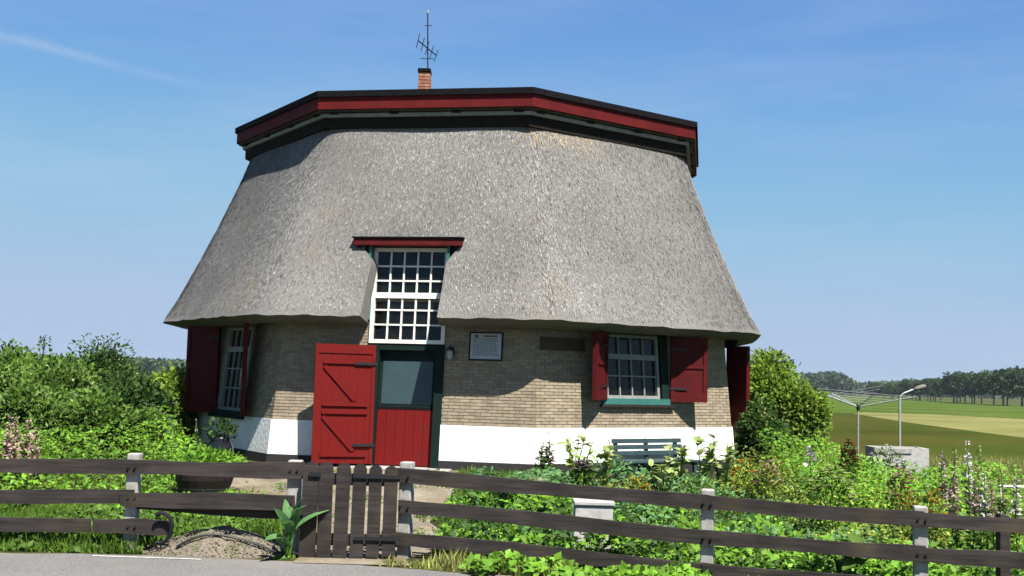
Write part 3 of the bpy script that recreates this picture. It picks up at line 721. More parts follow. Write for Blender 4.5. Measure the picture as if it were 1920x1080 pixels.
solid('post_shaft', [hexa([(a[0]-.05, a[1]-.05, -.4), (a[0]+.05, a[1]-.05, -.4), (a[0]+.05, a[1]+.05, -.4), (a[0]-.05, a[1]+.05, -.4)],
      [(b[0]-.045, a[1]-.05, b[2]), (b[0]+.045, a[1]-.05, b[2]-.02), (b[0]+.045, a[1]+.05, b[2]-.01), (b[0]-.045, a[1]+.05, b[2])])], 'fence_wood', sp, bevel=.01)
def bolt(p, nrm, par):
    p = np.array(p); q = p - np.append(nrm*.012, 0); solid('bolt', [tube([p + np.append(nrm*.01, 0), q], .012, 7)], 'metal_dark', par)
for X, ys_ in ((758, (892, 950)), (1326, (943, 1008, 1070)), (1728, (974, 1039))):
    for y_ in ys_:
        for dx in (-7, 8): bolt(fr_pt(X+dx, y_+dx*.1)-np.append(nrgt*.014, 0), nrgt, rf)
for X, ys_ in ((247, (876, 934, 987)), (551, (882, 943))):
    for y_ in ys_:
        for dx in (-6, 7): bolt(fl_pt(X+dx, y_)-np.append(nl*.014, 0), nl, lf)
gate = empty('picket_gate', (-1.45, 10.5, 0), 'small dark wooden gate with six rounded pickets between the plank fences', 'gate')
gy_ = 10.50
for k, (xa, xb, yt, yb) in enumerate([(567, 597, 866, 1049), (600, 626, 866, 1051), (630, 656, 868, 1051), (661, 686, 870, 1050), (692, 716, 872, 1046), (721, 746, 874, 1044)]):
    A0, B0 = aty(xa, yt, gy_), aty(xb, yt, gy_); z0 = max(.012, aty((xa+xb)/2, yb, gy_)[2]); zt_ = A0[2]; wv_ = B0[0]-A0[0]
    V = []; m_ = []
    lean = random.uniform(-.012, .012)
    prof = [(0, z0), (wv_, z0), (wv_+lean, zt_-.05), (wv_*.92+lean, zt_-.02), (wv_*.72+lean, zt_-.003), (wv_*.5+lean, zt_+.003), (wv_*.28+lean, zt_-.003), (wv_*.08+lean, zt_-.02), (lean, zt_-.05)]
    n_ = len(prof); jy = random.uniform(-.006, .006)
    V = [(A0[0]+x, gy_+jy, z) for x, z in prof] + [(A0[0]+x, gy_+.024+jy, z) for x, z in prof]
    F = [tuple(range(n_)), tuple(range(n_, 2*n_))[::-1]] + [(i, i+n_, (i+1) % n_+n_, (i+1) % n_) for i in range(n_)]
    solid('picket', [(V, F)], 'fence_wood', gate)
for ya, yb in ((886, 908), (1000, 1022)):
    A0, B0 = aty(569, ya, gy_), aty(744, ya+4, gy_); hgt = .11
    solid('gate_rail', [box(A0[0], B0[0], gy_+.031, gy_+.066, A0[2]-hgt, A0[2])], 'fence_wood', gate)
for y in (893, 1009):
    A0, B0 = aty(664, y, gy_), aty(752, y+2, gy_)
    solid('strap_hinge', [box(A0[0], B0[0], gy_-.014, gy_-.007, A0[2]-.016, A0[2]+.016)], 'metal_dark', gate)
A0 = aty(592, 889, gy_); solid('latch', [box(A0[0]-.06, A0[0]+.05, gy_-.02, gy_-.007, A0[2]-.02, A0[2]+.02)], 'metal_dark', gate)

# ------------------------------------------------------------------ yard things
# gravel heap with a black hose over it
mc = np.array([-2.72, 10.78]); V, F = [], []
nr_, na_ = 14, 40
for i in range(nr_+1):
    for k in range(na_):
        r = i/nr_; a = 2*PI*k/na_
        hgt = .25*(1-r**2)**1.0*(.9+.1*math.sin(3*a+1)) + (.02*math.sin(9*a+7*r)+.012*math.sin(17*a-11*r))*(1-r)
        V.append((mc[0]+.72*r*math.cos(a), mc[1]+.42*r*math.sin(a), float(gz(*mc))-.03+max(hgt, 0)))
for i in range(nr_):
    for k in range(na_): F.append((i*na_+k, (i+1)*na_+k, (i+1)*na_+(k+1) % na_, i*na_+(k+1) % na_))
hp = empty('gravel_heap', (mc[0], mc[1], 0), 'low rounded heap of brown gravel at the road edge beside the gate', 'heap')
solid('heap_body', [(V, F)], 'gravel', hp, smooth=True)
def heap_z(x, y):
    r2 = ((x-mc[0])/.72)**2 + ((y-mc[1])/.42)**2; return -.03+.24*np.clip(1-r2, 0, None)
n = 2600; r = np.sqrt(rng.random(n))*1.15; a = rng.random(n)*2*PI
px, py = mc[0]+.72*r*np.cos(a), mc[1]+.42*r*np.sin(a); sz = rng.uniform(.004, .012, n)
oct_ = np.array([[1, 0, 0], [-1, 0, 0], [0, 1, 0], [0, -1, 0], [0, 0, .7], [0, 0, -.7]]); of = np.array([[0, 2, 4], [2, 1, 4], [1, 3, 4], [3, 0, 4], [2, 0, 5], [1, 2, 5], [3, 1, 5], [0, 3, 5]])
V = (np.stack([px, py, np.maximum(heap_z(px, py), 0)+.006], -1)[:, None, :] + (oct_[None]*rng.uniform(.6, 1.3, (n, 6, 1)))*sz[:, None, None]).reshape(-1, 3)
F = (of[None]+6*np.arange(n)[:, None, None]).reshape(-1, 3)
tag(np_obj('pebbles', V, F, 'pebble', hp), kind='stuff')
hq = [(-3.28, 10.66, .06), (-3.2, 10.64, .22), (-3.22, 10.62, .36), (-3.30, 10.6, .42), (-3.36, 10.58, .38)]
hose = empty('garden_hose', (-2.6, 10.62, 0), 'black rubber hose arching over the gravel heap', 'hose')
pts = []
for k in range(22):
    t = k/21; x = -3.05 + 1.15*t; y = 10.50+.10*math.sin(t*3); pts.append((x, y, max(float(heap_z(x, y)), 0.0)+.025+.02*math.sin(t*9)))
solid('hose_length', [tube(pts, .013, 6)], 'rubber', hose)
th_ = empty('black_hose_loop', (-3.28, 10.56, 0), 'coiled end of black hose hooked on the lowest fence rail', 'hose')
pts = [(-3.22+.10*math.cos(a)*(1+.1*math.sin(a*2)), 10.545-.006*a, .24+.14*math.sin(a)) for a in np.linspace(-1.9, 2.2, 22)] 
solid('hose_length', [tube(pts, .018, 7)], 'rubber', th_)
def at_ground(X, y):
    """point on the ground seen in column X at distance y"""
    d = ray(X, 850); x = d[0]/d[1]*y; return np.array([x, y, float(gz(x, y))])
# planter tub
g = at_ground(386, 14.4)
tub = empty('wooden_tub', g, 'dark brown wooden tub of leafy plants in front of the white plinth', 'planter')
solid('tub_body', [lathe(g+[0, 0, -.01], [(.29, 0), (.36, .22), (.375, .42), (.33, .42), (.32, .36), (.02, .36)], 20)], 'tub', tub)
solid('tub_hoop', [lathe(g+[0, 0, -.01], [(.318, .08), (.325, .085), (.332, .11), (.325, .115)], 20)], 'metal_dark', tub)
def leaf_ball(c, r, n, ln, up=.3, flat=1.0):
    d = rand_dirs(n); p = c + d*np.array([r[0], r[1], r[2]])*(rng.random(n)**.45)[:, None]
    D = unit(d + rng.normal(size=(n, 3))*.6 + [0, 0, up]); Nn = unit(rng.normal(size=(n, 3))*.6 + [0, 0, 1])
    return leaf_arrays(p, D, Nn, rng.uniform(.7, 1.3, n)*ln, rng.uniform(.35, .6, n)*ln)
v, f = leaf_ball(g+[.05, 0, .44], (.44, .38, .13), 800, .075); np_obj('foliage', v, f, 'leaf_bright', tub)
g = at_ground(412, 16.6); 
pt = empty('black_flower_pot', g, 'black glazed pot with dark plant standing against the white plinth', 'pot')
solid('pot_body', [lathe(g, [(.13, 0), (.19, .15), (.20, .32), (.15, .42), (.17, .46), (.14, .46), (.12, .40), (.01, .40)], 18)], 'black_glaze', pt, smooth=True)
v, f = leaf_ball(g+[0, 0, .56], (.24, .2, .16), 260, .08); np_obj('foliage', v, f, 'leaf_dark', pt)
# pale box in the vegetables behind the fence
g = fr_pt(1108, 1020, -.75); zt_ = fr_pt(1110, 941, -.75)[2]
bxe = empty('concrete_box', (g[0], g[1], 0), 'pale grey concrete box among the vegetables behind the fence rails', 'box')
xa, xb = g[0]-.185, g[0]+.185
solid('box_body', [hexa([(xa, g[1], -.05), (xb, g[1], -.05), (xb, g[1]+.3, -.05), (xa, g[1]+.3, -.05)], [(xa+.03, g[1]+.02, zt_-.04), (xb+.03, g[1]+.02, zt_-.04), (xb+.03, g[1]+.3, zt_-.04), (xa+.03, g[1]+.3, zt_-.04)])], 'pale_stone', bxe, bevel=.01)
solid('box_lid', [box(xa+.015, xb+.045, g[1]-.0, g[1]+.32, zt_-.038, zt_)], 'pale_stone', bxe, bevel=.008)
# stone trough on the right
TY = 21.0
g = at_ground(1692, TY); zt_ = aty(1692, 840, TY)[2]; xa, xb = aty(1641, 850, TY)[0], aty(1742, 850, TY)[0]
tr = empty('stone_trough', g, 'long pale stone trough at the back of the flower garden', 'trough')
solid('trough_wall', [box(xa, xb, TY, TY+.08, g[2]-.1, zt_), box(xa, xb, TY+.5, TY+.58, g[2]-.1, zt_), box(xa, xa+.08, TY+.081, TY+.499, g[2]-.1, zt_), box(xb-.08, xb, TY+.081, TY+.499, g[2]-.1, zt_)], 'pale_stone', tr)
solid('trough_soil', [box(xa+.081, xb-.081, TY+.081, TY+.499, g[2]-.05, zt_-.06)], 'soil', tr)
solid('trough_rim', [box(xa-.02, xb-.33, TY-.02, TY-.001, zt_-.10, zt_-.02)], 'concrete', tr)
# white garden rail on the far right
a, b = aty(1872, 911, 13.0), aty(1990, 917, 13.0)
wr = empty('white_garden_rail', (*((a+b)/2)[:2], float(gz(a[0], 13.0))), 'low white rail on thin posts among tall flowers at the right edge', 'rail')
solid('rail_bar', [tube([a, b], .016, 6)], 'white_paint', wr)
for k in range(3):
    p = a+(b-a)*(.04+.46*k); solid('rail_post', [tube([(p[0], p[1], float(gz(p[0], 13))-.2), p], .012, 6)], 'white_paint', wr)
# rotary clothes dryer and lamp post beyond the garden
hub = aty(1609, 763, 27.0); g = float(gz(hub[0], 27))
dry = empty('rotary_clothes_dryer', (hub[0], 27, g), 'rotary clothes dryer with spread white arms in the grass beyond the garden', 'clothes dryer')
solid('dryer_post', [tube([(hub[0], 27, g-.1), hub+[0, 0, .02]], .024, 8)], 'metal_pale', dry)
solid('dryer_hub', [lathe(hub, [(.04, -.08), (.05, -.02), (.05, .05), (.03, .08)], 10)], 'metal_dark', dry)
ends = [aty(1504, 725, 26.6), aty(1718, 744, 26.2), aty(1662, 721, 28.0), aty(1560, 738, 28.2)]
for k, e in enumerate(ends): solid('dryer_arm', [tube([hub, e], .019 if k != 2 else .015, 6)], 'metal_pale' if k != 2 else 'metal_dark', dry)
oe = [ends[0], ends[1], ends[2], ends[3]]
lines = []
for t in (.35, .5, .65, .8, .97):
    for a, b in ((0, 1), (1, 2), (2, 3), (3, 0)):
        lines.append(tube([hub+(oe[a]-hub)*t, hub+(oe[b]-hub)*t], .004, 3, False))
solid('clothes_line', lines, 'metal_pale', dry)['kind'] = 'stuff'
lt = aty(1687, 748, 24.5); g = float(gz(lt[0], 24.5))
lamp = empty('garden_lamp_post', (lt[0], 24.5, g), 'slim pale post with curved arm and lamp head beside the clothes dryer', 'lamp post')
solid('post_shaft', [tube([(lt[0], 24.5, g-.1), lt], .026, 8)], 'metal_pale', lamp)
pts = [lt, aty(1689, 742, 24.5), aty(1695, 737, 24.5), aty(1708, 732, 24.5), aty(1716, 729, 24.5)]
solid('lamp_arm', [tube(pts, .018, 6)], 'metal_pale', lamp)
a, b = aty(1712, 731, 24.5), aty(1736, 723, 24.5)
solid('lamp_head', [tube([a, a+(b-a)*.3, a+(b-a)*.8, b], [.02, .05, .05, .02], 8)], 'pale_bark', lamp, smooth=True)

# ------------------------------------------------------------------ trees and shrubs
def crown_arrays(c, rad, nclump, nleaf, ln, rc, up=.25, shell=.55):
    """leaf clumps spread through an uneven ellipsoid"""
    d = rand_dirs(nclump); d[:, 2] = np.where(d[:, 2] < -.5, -d[:, 2], d[:, 2])
    rr = shell + (1-shell)*rng.random(nclump)**.6
    cc = c + d*np.array(rad)*(rr*rng.uniform(.82, 1.15, nclump))[:, None]
    k = rng.integers(0, nclump, nleaf); dd = rand_dirs(nleaf); q = rng.random(nleaf)**.5
    rcl = rc*rng.uniform(.6, 1.3, nclump)
    p = cc[k] + dd*(q*rcl[k])[:, None]*[1, 1, .8]
    D = unit(dd + d[k]*.5 + rng.normal(size=(nleaf, 3))*.5 + [0, 0, up-.3]); Nn = unit(d[k]*.5 + rng.normal(size=(nleaf, 3))*.45 + [.25, -.45, .8])
    s = rng.uniform(.45, 1.0, nleaf)**1.0*ln*1.35
    return leaf_arrays(p, D, Nn, s, s*rng.uniform(.45, .7, nleaf)), cc
def limbs(base, cc, n, r0):
    top = cc.mean(0); out = [tube([base-[0, 0, .2], base+(top-base)*.25+rng.normal(size=3)*.03, base+(top-base)*.55+rng.normal(size=3)*.05, top], [r0, r0*.85, r0*.6, r0*.25], 7)]
    for k in rng.choice(len(cc), min(n, len(cc)), replace=False):
        s = base+(top-base)*rng.uniform(.15, .6); m = (s+cc[k])/2 + rng.normal(size=3)*.08
        out.append(tube([s, m, cc[k]], [r0*.45, r0*.3, r0*.1], 5))
    return out
def shrub(name, X, y, ztop_px, wid_px, label, m, cat='shrub', group=None, ln=.09, dens=1.0, depth=1.0, base_z=None, r0=.05, twigs=0):
    g = at_ground(X, y); 
    if base_z is not None: g[2] = base_z
    zt_ = aty(X, ztop_px, y)[2]; h = zt_-g[2]; rx = wid_px/2*y/FPX
    e = empty(name, g, label, cat, group)
    c = g + [0, 0, h*.54]; rad = (rx*.86, rx*.86*depth, h*.42)
    nl_ = int(9000*dens); (v, f), cc = crown_arrays(c, rad, int(70*max(.6, dens)), nl_, ln, .22*max(h, rx)*.8)
    np_obj('crown', v, f, m, e)
    (v, f), c2_ = crown_arrays(c, [q*.93 for q in rad], 40, int(nl_*.10), ln*.8, .16*max(h, rx)); np_obj('young_leaves', v, f, 'leaf_pale', e)
    solid('trunk', limbs(g, cc, 14, r0), 'bark', e)
    for _ in range(twigs):
        a = cc[np.argmax(cc[:, 2]-rng.random(len(cc))*.3)]
    return e
hedge = [  # column, distance, top row, width px, material, label
    (22, 21.0, 664, 230, 'leaf_mid', 'broad green shrub at the left edge behind the fence'),
    (186, 24.0, 648, 100, 'leaf_dark', 'tall dark round shrub, highest of the hedge left of the house'),
    (118, 20.0, 684, 160, 'leaf_mid', 'mid green shrub below the tall round one in the hedge'),
    (236, 19.5, 712, 130, 'leaf_dark', 'dark green shrub in the middle of the hedge left of the house'),
    (322, 20.5, 704, 110, 'leaf_bush', 'yellowish shrub touching the dark red shutter of the house'),
    (262, 18.6, 775, 110, 'leaf_mid', 'low shrub next to the left end of the white plinth'),
    (60, 17.0, 735, 190, 'leaf_mid', 'low spreading shrub near the left edge, above the pinkish spikes'),
    (172, 17.2, 752, 150, 'leaf_mid', 'low shrub in the hedge below the tall round one'),
    (-120, 20.0, 655, 260, 'leaf_mid', 'big green shrub cut by the left edge of the view')]
for X, y, zt_, wp, m, lab in hedge:
    shrub('hedge_shrub', X, y, zt_, wp, lab, m, group='shrubs of the hedge left of the house', dens=1.3, base_z=-.25, depth=1.2)
shrub('garden_bush', 1432, 21.5, 676, 118, 'tall bright green bush growing right of the house corner', 'leaf_bush', cat='bush', dens=1.6, base_z=-.2)
shrub('garden_bush', 1492, 21.0, 724, 104, 'lower green bush sloping down beside the tall bush', 'leaf_bush', cat='bush', dens=.9, base_z=-.2)
shrub('garden_bush', 1425, 19.6, 768, 90, 'small dark bush between the house corner and the tall bush', 'leaf_dark', cat='bush', dens=.7, base_z=0)
# shoot sticking out of the hedge
p = aty(80, 668, 20.5); q = aty(84, 636, 20.5)
tw = empty('hedge_shoot', (p[0], p[1], -.2), 'thin leafy shoot poking above the hedge near the left edge', 'sapling')
solid('stem', [tube([(p[0]+.05, p[1], -.2), p, q], [.02, .012, .006], 5)], 'bark', tw)
v, f = leaf_ball(np.array(q)-[0, 0, .05], (.10, .08, .13), 50, .07); np_obj('foliage', v, f, 'leaf_dark', tw)

# far trees: prototypes, then copies
def far_tree(h, w, m, seed):
    global rng
    rng = np.random.default_rng(seed)
    (v, f), cc = crown_arrays(np.array([0, 0, h*.56]), (w*.5, w*.5, h*.40), 70, 3200, .85, w*.17, shell=.35)
    me = mesh_np('crown', v, f); me.materials.append(MATS[m])
    tv = tube([(0, 0, -1), (0.1, 0, h*.3), (0, .1, h*.6)], [.26, .2, .12], 6)
    mt = bpy.data.meshes.new('trunk'); mt.from_pydata([tuple(p) for p in tv[0]], [], tv[1]); mt.materials.append(MATS['pale_bark'])
    return me, mt
protos = [far_tree(11, 8, 'leaf_far', 1), far_tree(10, 7, 'leaf_far', 2), far_tree(12, 8.5, 'leaf_far', 3)]
rng = np.random.default_rng(21)
a, b = P(1640, 746), P(1925, 763)
NT = 34; pos = ['from the right edge of the view']
ordn = ['first', 'second', 'third', 'fourth', 'fifth', 'sixth', 'seventh', 'eighth', 'ninth', 'tenth', 'eleventh', 'twelfth', 'thirteenth', 'fourteenth', 'fifteenth', 'sixteenth', 'seventeenth', 'eighteenth', 'nineteenth', 'twentieth']
ordn += ['twenty-' + k for k in ordn[:9]] + ['thirtieth'] + ['thirty-' + k for k in ordn[:9]]
for k in range(NT):
    t = k/(NT-1); t2 = 1-t
    p = a + (b-a)*t2 + [rng.normal()*1.5, rng.normal()*3, 0]
    sc = .62 + .42*t2**1.3 + rng.uniform(-.07, .07)
    e = empty('field_tree', (p[0], p[1], -2.0), 'far field tree with pale trunk, %s of the row from the right edge' % ordn[k], 'tree', 'row of trees across the far field')
    me, mt = protos[k % 3]; rz = rng.uniform(0, 6.28)
    for nm, d_ in (('crown', me), ('trunk', mt)):
        o = bpy.data.objects.new(nm, d_); link(o, e, WL[e]); o.rotation_euler = (0, 0, rz); o.scale = (sc*1.1, sc*1.1, sc)
# distant woods
def wood(name, pts, dist, m, label, n, ln):
    """pts: (column, top row); leaf masses heaped along a line at that distance"""
    X = np.array([q[0] for q in pts]); Yt = np.array([q[1] for q in pts]); xs_ = rng.uniform(X[0], X[-1], n)
    tops = np.interp(xs_, X, Yt); lump = 4*np.sin(xs_*.21)+3*np.sin(xs_*.53+1)+2*np.sin(xs_*1.3)
    V = np.empty((n, 3)); zt_ = np.empty(n)
    for i, x in enumerate(xs_):
        d = dist*(1+.10*rng.random()); q = aty(x, tops[i]+abs(lump[i])*.25, d); V[i] = q
    zt_ = V[:, 2].copy(); V[:, 2] = -2 + (zt_+2)*rng.random(n)**.55
    D = rand_dirs(n); Nn = unit(rng.normal(size=(n, 3))*.5+[0, -.5, .8])
    v, f = leaf_arrays(V, D, Nn, rng.uniform(.6, 1.3, n)*ln, rng.uniform(.5, .9, n)*ln)
    return tag(np_obj(name, v, f, m), label, 'woodland', kind='stuff')
wood('distant_wood', [(1380, 700), (1490, 704), (1545, 700), (1580, 703), (1600, 716), (1612, 724)], 760, 'leaf_hazy', 'rounded hazy wood on the horizon right of the house', 9000, 2.6)
wood('distant_treeline', [(1590, 722), (1650, 718), (1720, 716), (1800, 712), (1870, 704), (1990, 690)], 820, 'leaf_hazy', 'long hazy treeline behind the row of field trees', 12000, 2.8)
wood('distant_woodland', [(-60, 668), (120, 672), (260, 674), (330, 677), (420, 684)], 520, 'leaf_hazy', 'hazy woodland on the horizon left of the house', 9000, 2.2)

# ------------------------------------------------------------------ ground vegetation (stuff)
def cover(name, n, sampler, hfun, ln, m, label, cat, blades=False, wr_=(.4, .65), clump=None):
    x, y = sampler(n)
    if clump:
        k = len(x)//clump; ci = rng.integers(0, k, len(x)); x = x[:k][ci] + rng.normal(size=len(x))*.10; y = y[:k][ci] + rng.normal(size=len(x))*.10
    z0 = gz(x, y); h = hfun(x, y); n = len(x)
    if blades:
        P_ = np.stack([x, y, z0-.02], -1); D = unit(np.stack([rng.normal(size=n)*.3, rng.normal(size=n)*.3, np.ones(n)], -1))
        s = h*rng.uniform(.5, 1.1, n); v, f = leaf_arrays(P_, D, unit(rng.normal(size=(n, 3))*[1, 1, .1]), s, np.full(n, .016)*rng.uniform(.7, 1.5, n), .1)
    else:
        P_ = np.stack([x, y, z0 + h*rng.random(n)**.6], -1)
        D = unit(np.stack([rng.normal(size=n), rng.normal(size=n), rng.normal(size=n)*.5+.25], -1)); Nn = unit(rng.normal(size=(n, 3))*.45+[.2, -.35, 1])
        s = rng.uniform(.45, 1.35, n)*ln; v, f = leaf_arrays(P_, D, Nn, s, s*rng.uniform(*wr_, n))
    return tag(np_obj(name, v, f, m), label, cat, kind='stuff')
def rect(x0, x1, y0, y1, keep=None):
    def s(n):
        x = rng.uniform(x0, x1, n); y = rng.uniform(y0, y1, n)
        ok = np.hypot(x-CX, y-CY) > 5.75
        if keep is not None: ok &= keep(x, y)
        return x[ok], y[ok]
    return s
def bumpy(x, y, a, b, s=1.0, ph=0):
    return a + (b-a)*np.clip(.5+.5*np.sin(x*2.1*s+ph)*np.sin(y*1.7*s+ph*2)+.25*np.sin(x*5.3*s+1+ph), 0, 1)
in_path = lambda x, y: (x < -1.95 - .75*sstep(11, 14.0, y) - 1.7*sstep(13.9, 14.8, y)) | (x > -.3)
edge = np.vectorize(road_edge)
def right_of_path(x, y): return (x > -.62) & (y > edge(x)+.05)
def behind(x, y): return (x > -.66) & (y > 10.80-.24*(x+.9))
def left_of_path(x, y): return (x < -1.95 - .75*sstep(11, 14.0, y) - 1.7*sstep(13.9, 14.8, y)) & (y > edge(x)+.06)
def no_heap(x, y): return left_of_path(x, y) & ((((x-mc[0])/.8)**2 + ((y-mc[1])/.5)**2) > 1)
cover('grass_verge', 26000, rect(-9, -1.9, 10.36, 12.5, no_heap), lambda x, y: bumpy(x, y, .05, .26)*sstep(10.3, 10.75, y)+.04, .2, 'grass_blade', 'green grass verge along the road under the left fence', 'grass', True)
cover('verge_weeds', 9000, rect(-9, -2.0, 10.42, 12.6, no_heap), lambda x, y: bumpy(x, y, .08, .32, 1.3)*sstep(10.3, 10.9, y), .075, 'leaf_mid', 'leafy weeds on the verge under the left fence', 'weeds')
cover('hedge_foot_weeds', 16000, rect(-11, -3.2, 12.0, 20.0, lambda x, y: left_of_path(x, y)), lambda x, y: bumpy(x, y, .3, .9, .6, 3)*sstep(-4.4, -6.4, x)+.07, .06, 'leaf_mid', 'darker green weeds at the foot of the hedge', 'weeds')
cover('nettle_patch', 20000, rect(-11, -2.9, 12.4, 19.5, lambda x, y: left_of_path(x, y)), lambda x, y: bumpy(x, y, .35, .78, .8)*sstep(-4.2, -6.2, x)+.09, .075, 'leaf_bright', 'bright green weeds between the left fence and the hedge', 'weeds')
cover('yard_grass', 9000, rect(-5.2, -2.0, 11.4, 16.9, left_of_path), lambda x, y: bumpy(x, y, .05, .16), .12, 'grass_blade', 'short grass in the yard left of the path', 'grass', True)
gard = lambda x, y: right_of_path(x, y) & (y > 9.9)
cover('vegetable_leaves', 24000, rect(-.7, 9.5, 9.0, 14.2, behind), lambda x, y: bumpy(x, y, .10, .42, 1.2)*(.35+.65*sstep(-.6, 1.0, x)), .10, 'leaf_bright', 'bright leafy vegetables behind the right fence', 'vegetables')
cover('dark_leaves', 17000, rect(-.7, 9.5, 9.0, 14.6, behind), lambda x, y: bumpy(x, y, .06, .38, 1.5, 2), .09, 'leaf_dark', 'dark green leaves low in the vegetable garden', 'vegetables')
cover('bean_leaves', 15000, rect(-.5, 9.8, 11.2, 17.4, gard), lambda x, y: bumpy(x, y, .10, .52, 1.1, 4)*(.30+.70*sstep(-.3, 2.4, x)), .085, 'leaf_blue', 'blue green vegetable leaves in the middle of the garden', 'vegetables')
cover('yellow_herbs', 17000, rect(1.2, 10.5, 11.2, 17.8, gard), lambda x, y: bumpy(x, y, .12, .62, .9, 1)*(.35+.65*sstep(2, 4.0, x)), .06, 'leaf_yellow', 'yellow green herbs at the back of the garden', 'herbs')
cover('tall_herbs', 14000, rect(4.2, 8.6, 15.2, 19.8), lambda x, y: bumpy(x, y, .45, .92, .9, 5), .075, 'leaf_bright', 'tall bright green herbs before the stone trough', 'herbs')
cover('tall_yellow_herbs', 7000, rect(3.4, 8.6, 13.5, 18.0), lambda x, y: bumpy(x, y, .3, .75, 1.1, 2), .06, 'leaf_yellow', 'tall yellow green herbs in the flower garden', 'herbs')
cover('garden_grass', 16000, rect(2.6, 11.5, 11.5, 20.0, gard), lambda x, y: bumpy(x, y, .15, .6, .8, 3), .2, 'grass_blade', 'tall grass growing among the garden plants', 'grass', True)
cover('path_edge_grass', 5000, rect(-1.1, .6, 9.5, 12.0, lambda x, y: (y > edge(x)+.02) & ((x > -.5) | (y < 10.45))), lambda x, y: bumpy(x, y, .05, .2, 2), .2, 'grass_dry', 'dry grass tufts at the foot of the gate', 'grass', True)
cover('path_side_tufts', 5000, rect(-1.15, .4, 10.9, 16.8, lambda x, y: x > -.85+.18*np.sin(y*2.3)+.1*np.sin(y*7)), lambda x, y: bumpy(x, y, .04, .2, 2), .2, 'grass_blade', 'ragged grass tufts along the right side of the path', 'grass', True)
cover('path_weeds', 4500, rect(-3.5, -.4, 10.9, 16.6, lambda x, y: np.sin(x*4.1+y*1.3)*np.sin(y*2.9-x) > .25), lambda x, y: .05+0*x, .05, 'leaf_mid', 'small weeds growing in the sandy path', 'weeds')
cover('front_leaves', 7000, rect(-.35, 5.0, 8.9, 10.3, lambda x, y: (y > edge(x)+.05) & (y < 10.45-.24*x) & (y > 9.6-.24*(x+.9))), lambda x, y: bumpy(x, y, .03, .14, 2.2, 1), .085, 'leaf_bright', 'round green leaves in front of the right fence', 'weeds', wr_=(.6, .85))
cover('slope_grass', 30000, rect(4, 26, 17.5, 40), lambda x, y: bumpy(x, y, .15, .4, .5), .25, 'grass_dry', 'dry grass on the slope behind the garden', 'grass', True)

# ------------------------------------------------------------------ single garden plants
# a big leaf shared by all broad-leaved plants (unit length along +X)
def big_leaf(name, m, wd=.5, lobes=0):
    V, F = [], []; n = 6
    for i in range(n+1):
        t = i/n; w = wd*.5*math.sin(PI*min(1, t*.93+.05))**.8*(1+.18*math.sin(t*9)*lobes); z = .22*t-.38*t*t
        V += [(t, -w, z+.10*w), (t, 0, z-.03), (t, w, z+.10*w)]
    for i in range(n): F += [(3*i, 3*i+3, 3*i+4, 3*i+1), (3*i+1, 3*i+4, 3*i+5, 3*i+2)]
    me = bpy.data.meshes.new(name); me.from_pydata(V, [], F); me.materials.append(MATS[m]); return me
def broad_plant(name, g, h, spread, nleaf, ln, mesh, label, cat, group=None, stems=3, up=.4, low=.25):
    e = empty(name, g, label, cat, group); st = []
    for k in range(stems):
        a = rng.uniform(0, 6.28); tp = np.array(g)+[spread*.6*math.cos(a), spread*.6*math.sin(a), h*rng.uniform(.8, 1.0)]
        st.append((np.array(g), (np.array(g)+tp)/2+[.05*math.cos(a+1), .05*math.sin(a+1), 0.05], tp))
    solid('stem', [tube([a-[0, 0, .1], b, c], [.012, .010, .005], 5) for a, b, c in st], 'leaf_mid', e)
    for k in range(nleaf):
        a, b, c = st[k % stems]; t = rng.uniform(low, 1); p = a+(b-a)*min(1, t*2) if t < .5 else b+(c-b)*(t-.5)*2
        o = bpy.data.objects.new('leaf', mesh); link(o, e, p)
        o.rotation_euler = (rng.normal()*.3, -up+rng.normal()*.35, rng.uniform(0, 6.28)); s = ln*rng.uniform(.6, 1.2); o.scale = (s, s, s)
    return e
LF_pale, LF_mid, LF_dock, LF_dark = big_leaf('leaf', 'leaf_pale', .75, 1), big_leaf('leaf', 'leaf_mid', .6), big_leaf('leaf', 'leaf_blue', .34), big_leaf('leaf', 'leaf_bright', .8)
g = np.array([-2.02, 10.46, .0])
broad_plant('horseradish_plant', g, .44, .08, 22, .30, LF_dock, 'tall long-leaved plant growing beside the gate', 'plant', stems=4, up=.95, low=.05)
def ztop(X, Yp, y): return aty(X, Yp, y)[2]
for X, y, Yt, nlf, lab in ((1085, 16.3, 822, 46, 'pale leafy plant before the plinth, left of the bench'), (1128, 15.8, 838, 34, 'lower pale leafy plant just left of the bench'),
                      (1262, 16.6, 832, 44, 'pale leafy plant covering the end of the bench'), (1312, 16.3, 822, 50, 'pale broad-leaved plant between the bench and the house corner'),
                      (1358, 16.7, 828, 46, 'pale broad-leaved plant at the house corner'), (1240, 15.6, 868, 34, 'low broad-leaved plant before the bench')):
    g = at_ground(X, y); h = max(.35, ztop(X, Yt, y)-g[2])
    broad_plant('leafy_plant', g, h*1.08, .36, int(nlf*1.35), .145, LF_pale, lab, 'plant', 'pale leafy plants along the plinth', stems=5)
for X, y, Yt, lab in ((1588, 9.95, 1000, 'dark leafy vegetable poking over the middle rail near the right'), (1045, 11.9, 958, 'dark leafy vegetable left of the concrete box'), (1010, 12.6, 925, 'leafy vegetable behind the top rail left of the concrete box'), (955, 13.5, 895, 'leafy vegetable before the white plinth, near the path')):
    g = at_ground(X, y); h = max(.3, ztop(X, Yt, y)-g[2]); broad_plant('leafy_vegetable', g, h, .22, 22, .17, LF_mid, lab, 'vegetable', 'leafy vegetables near the path', stems=4)
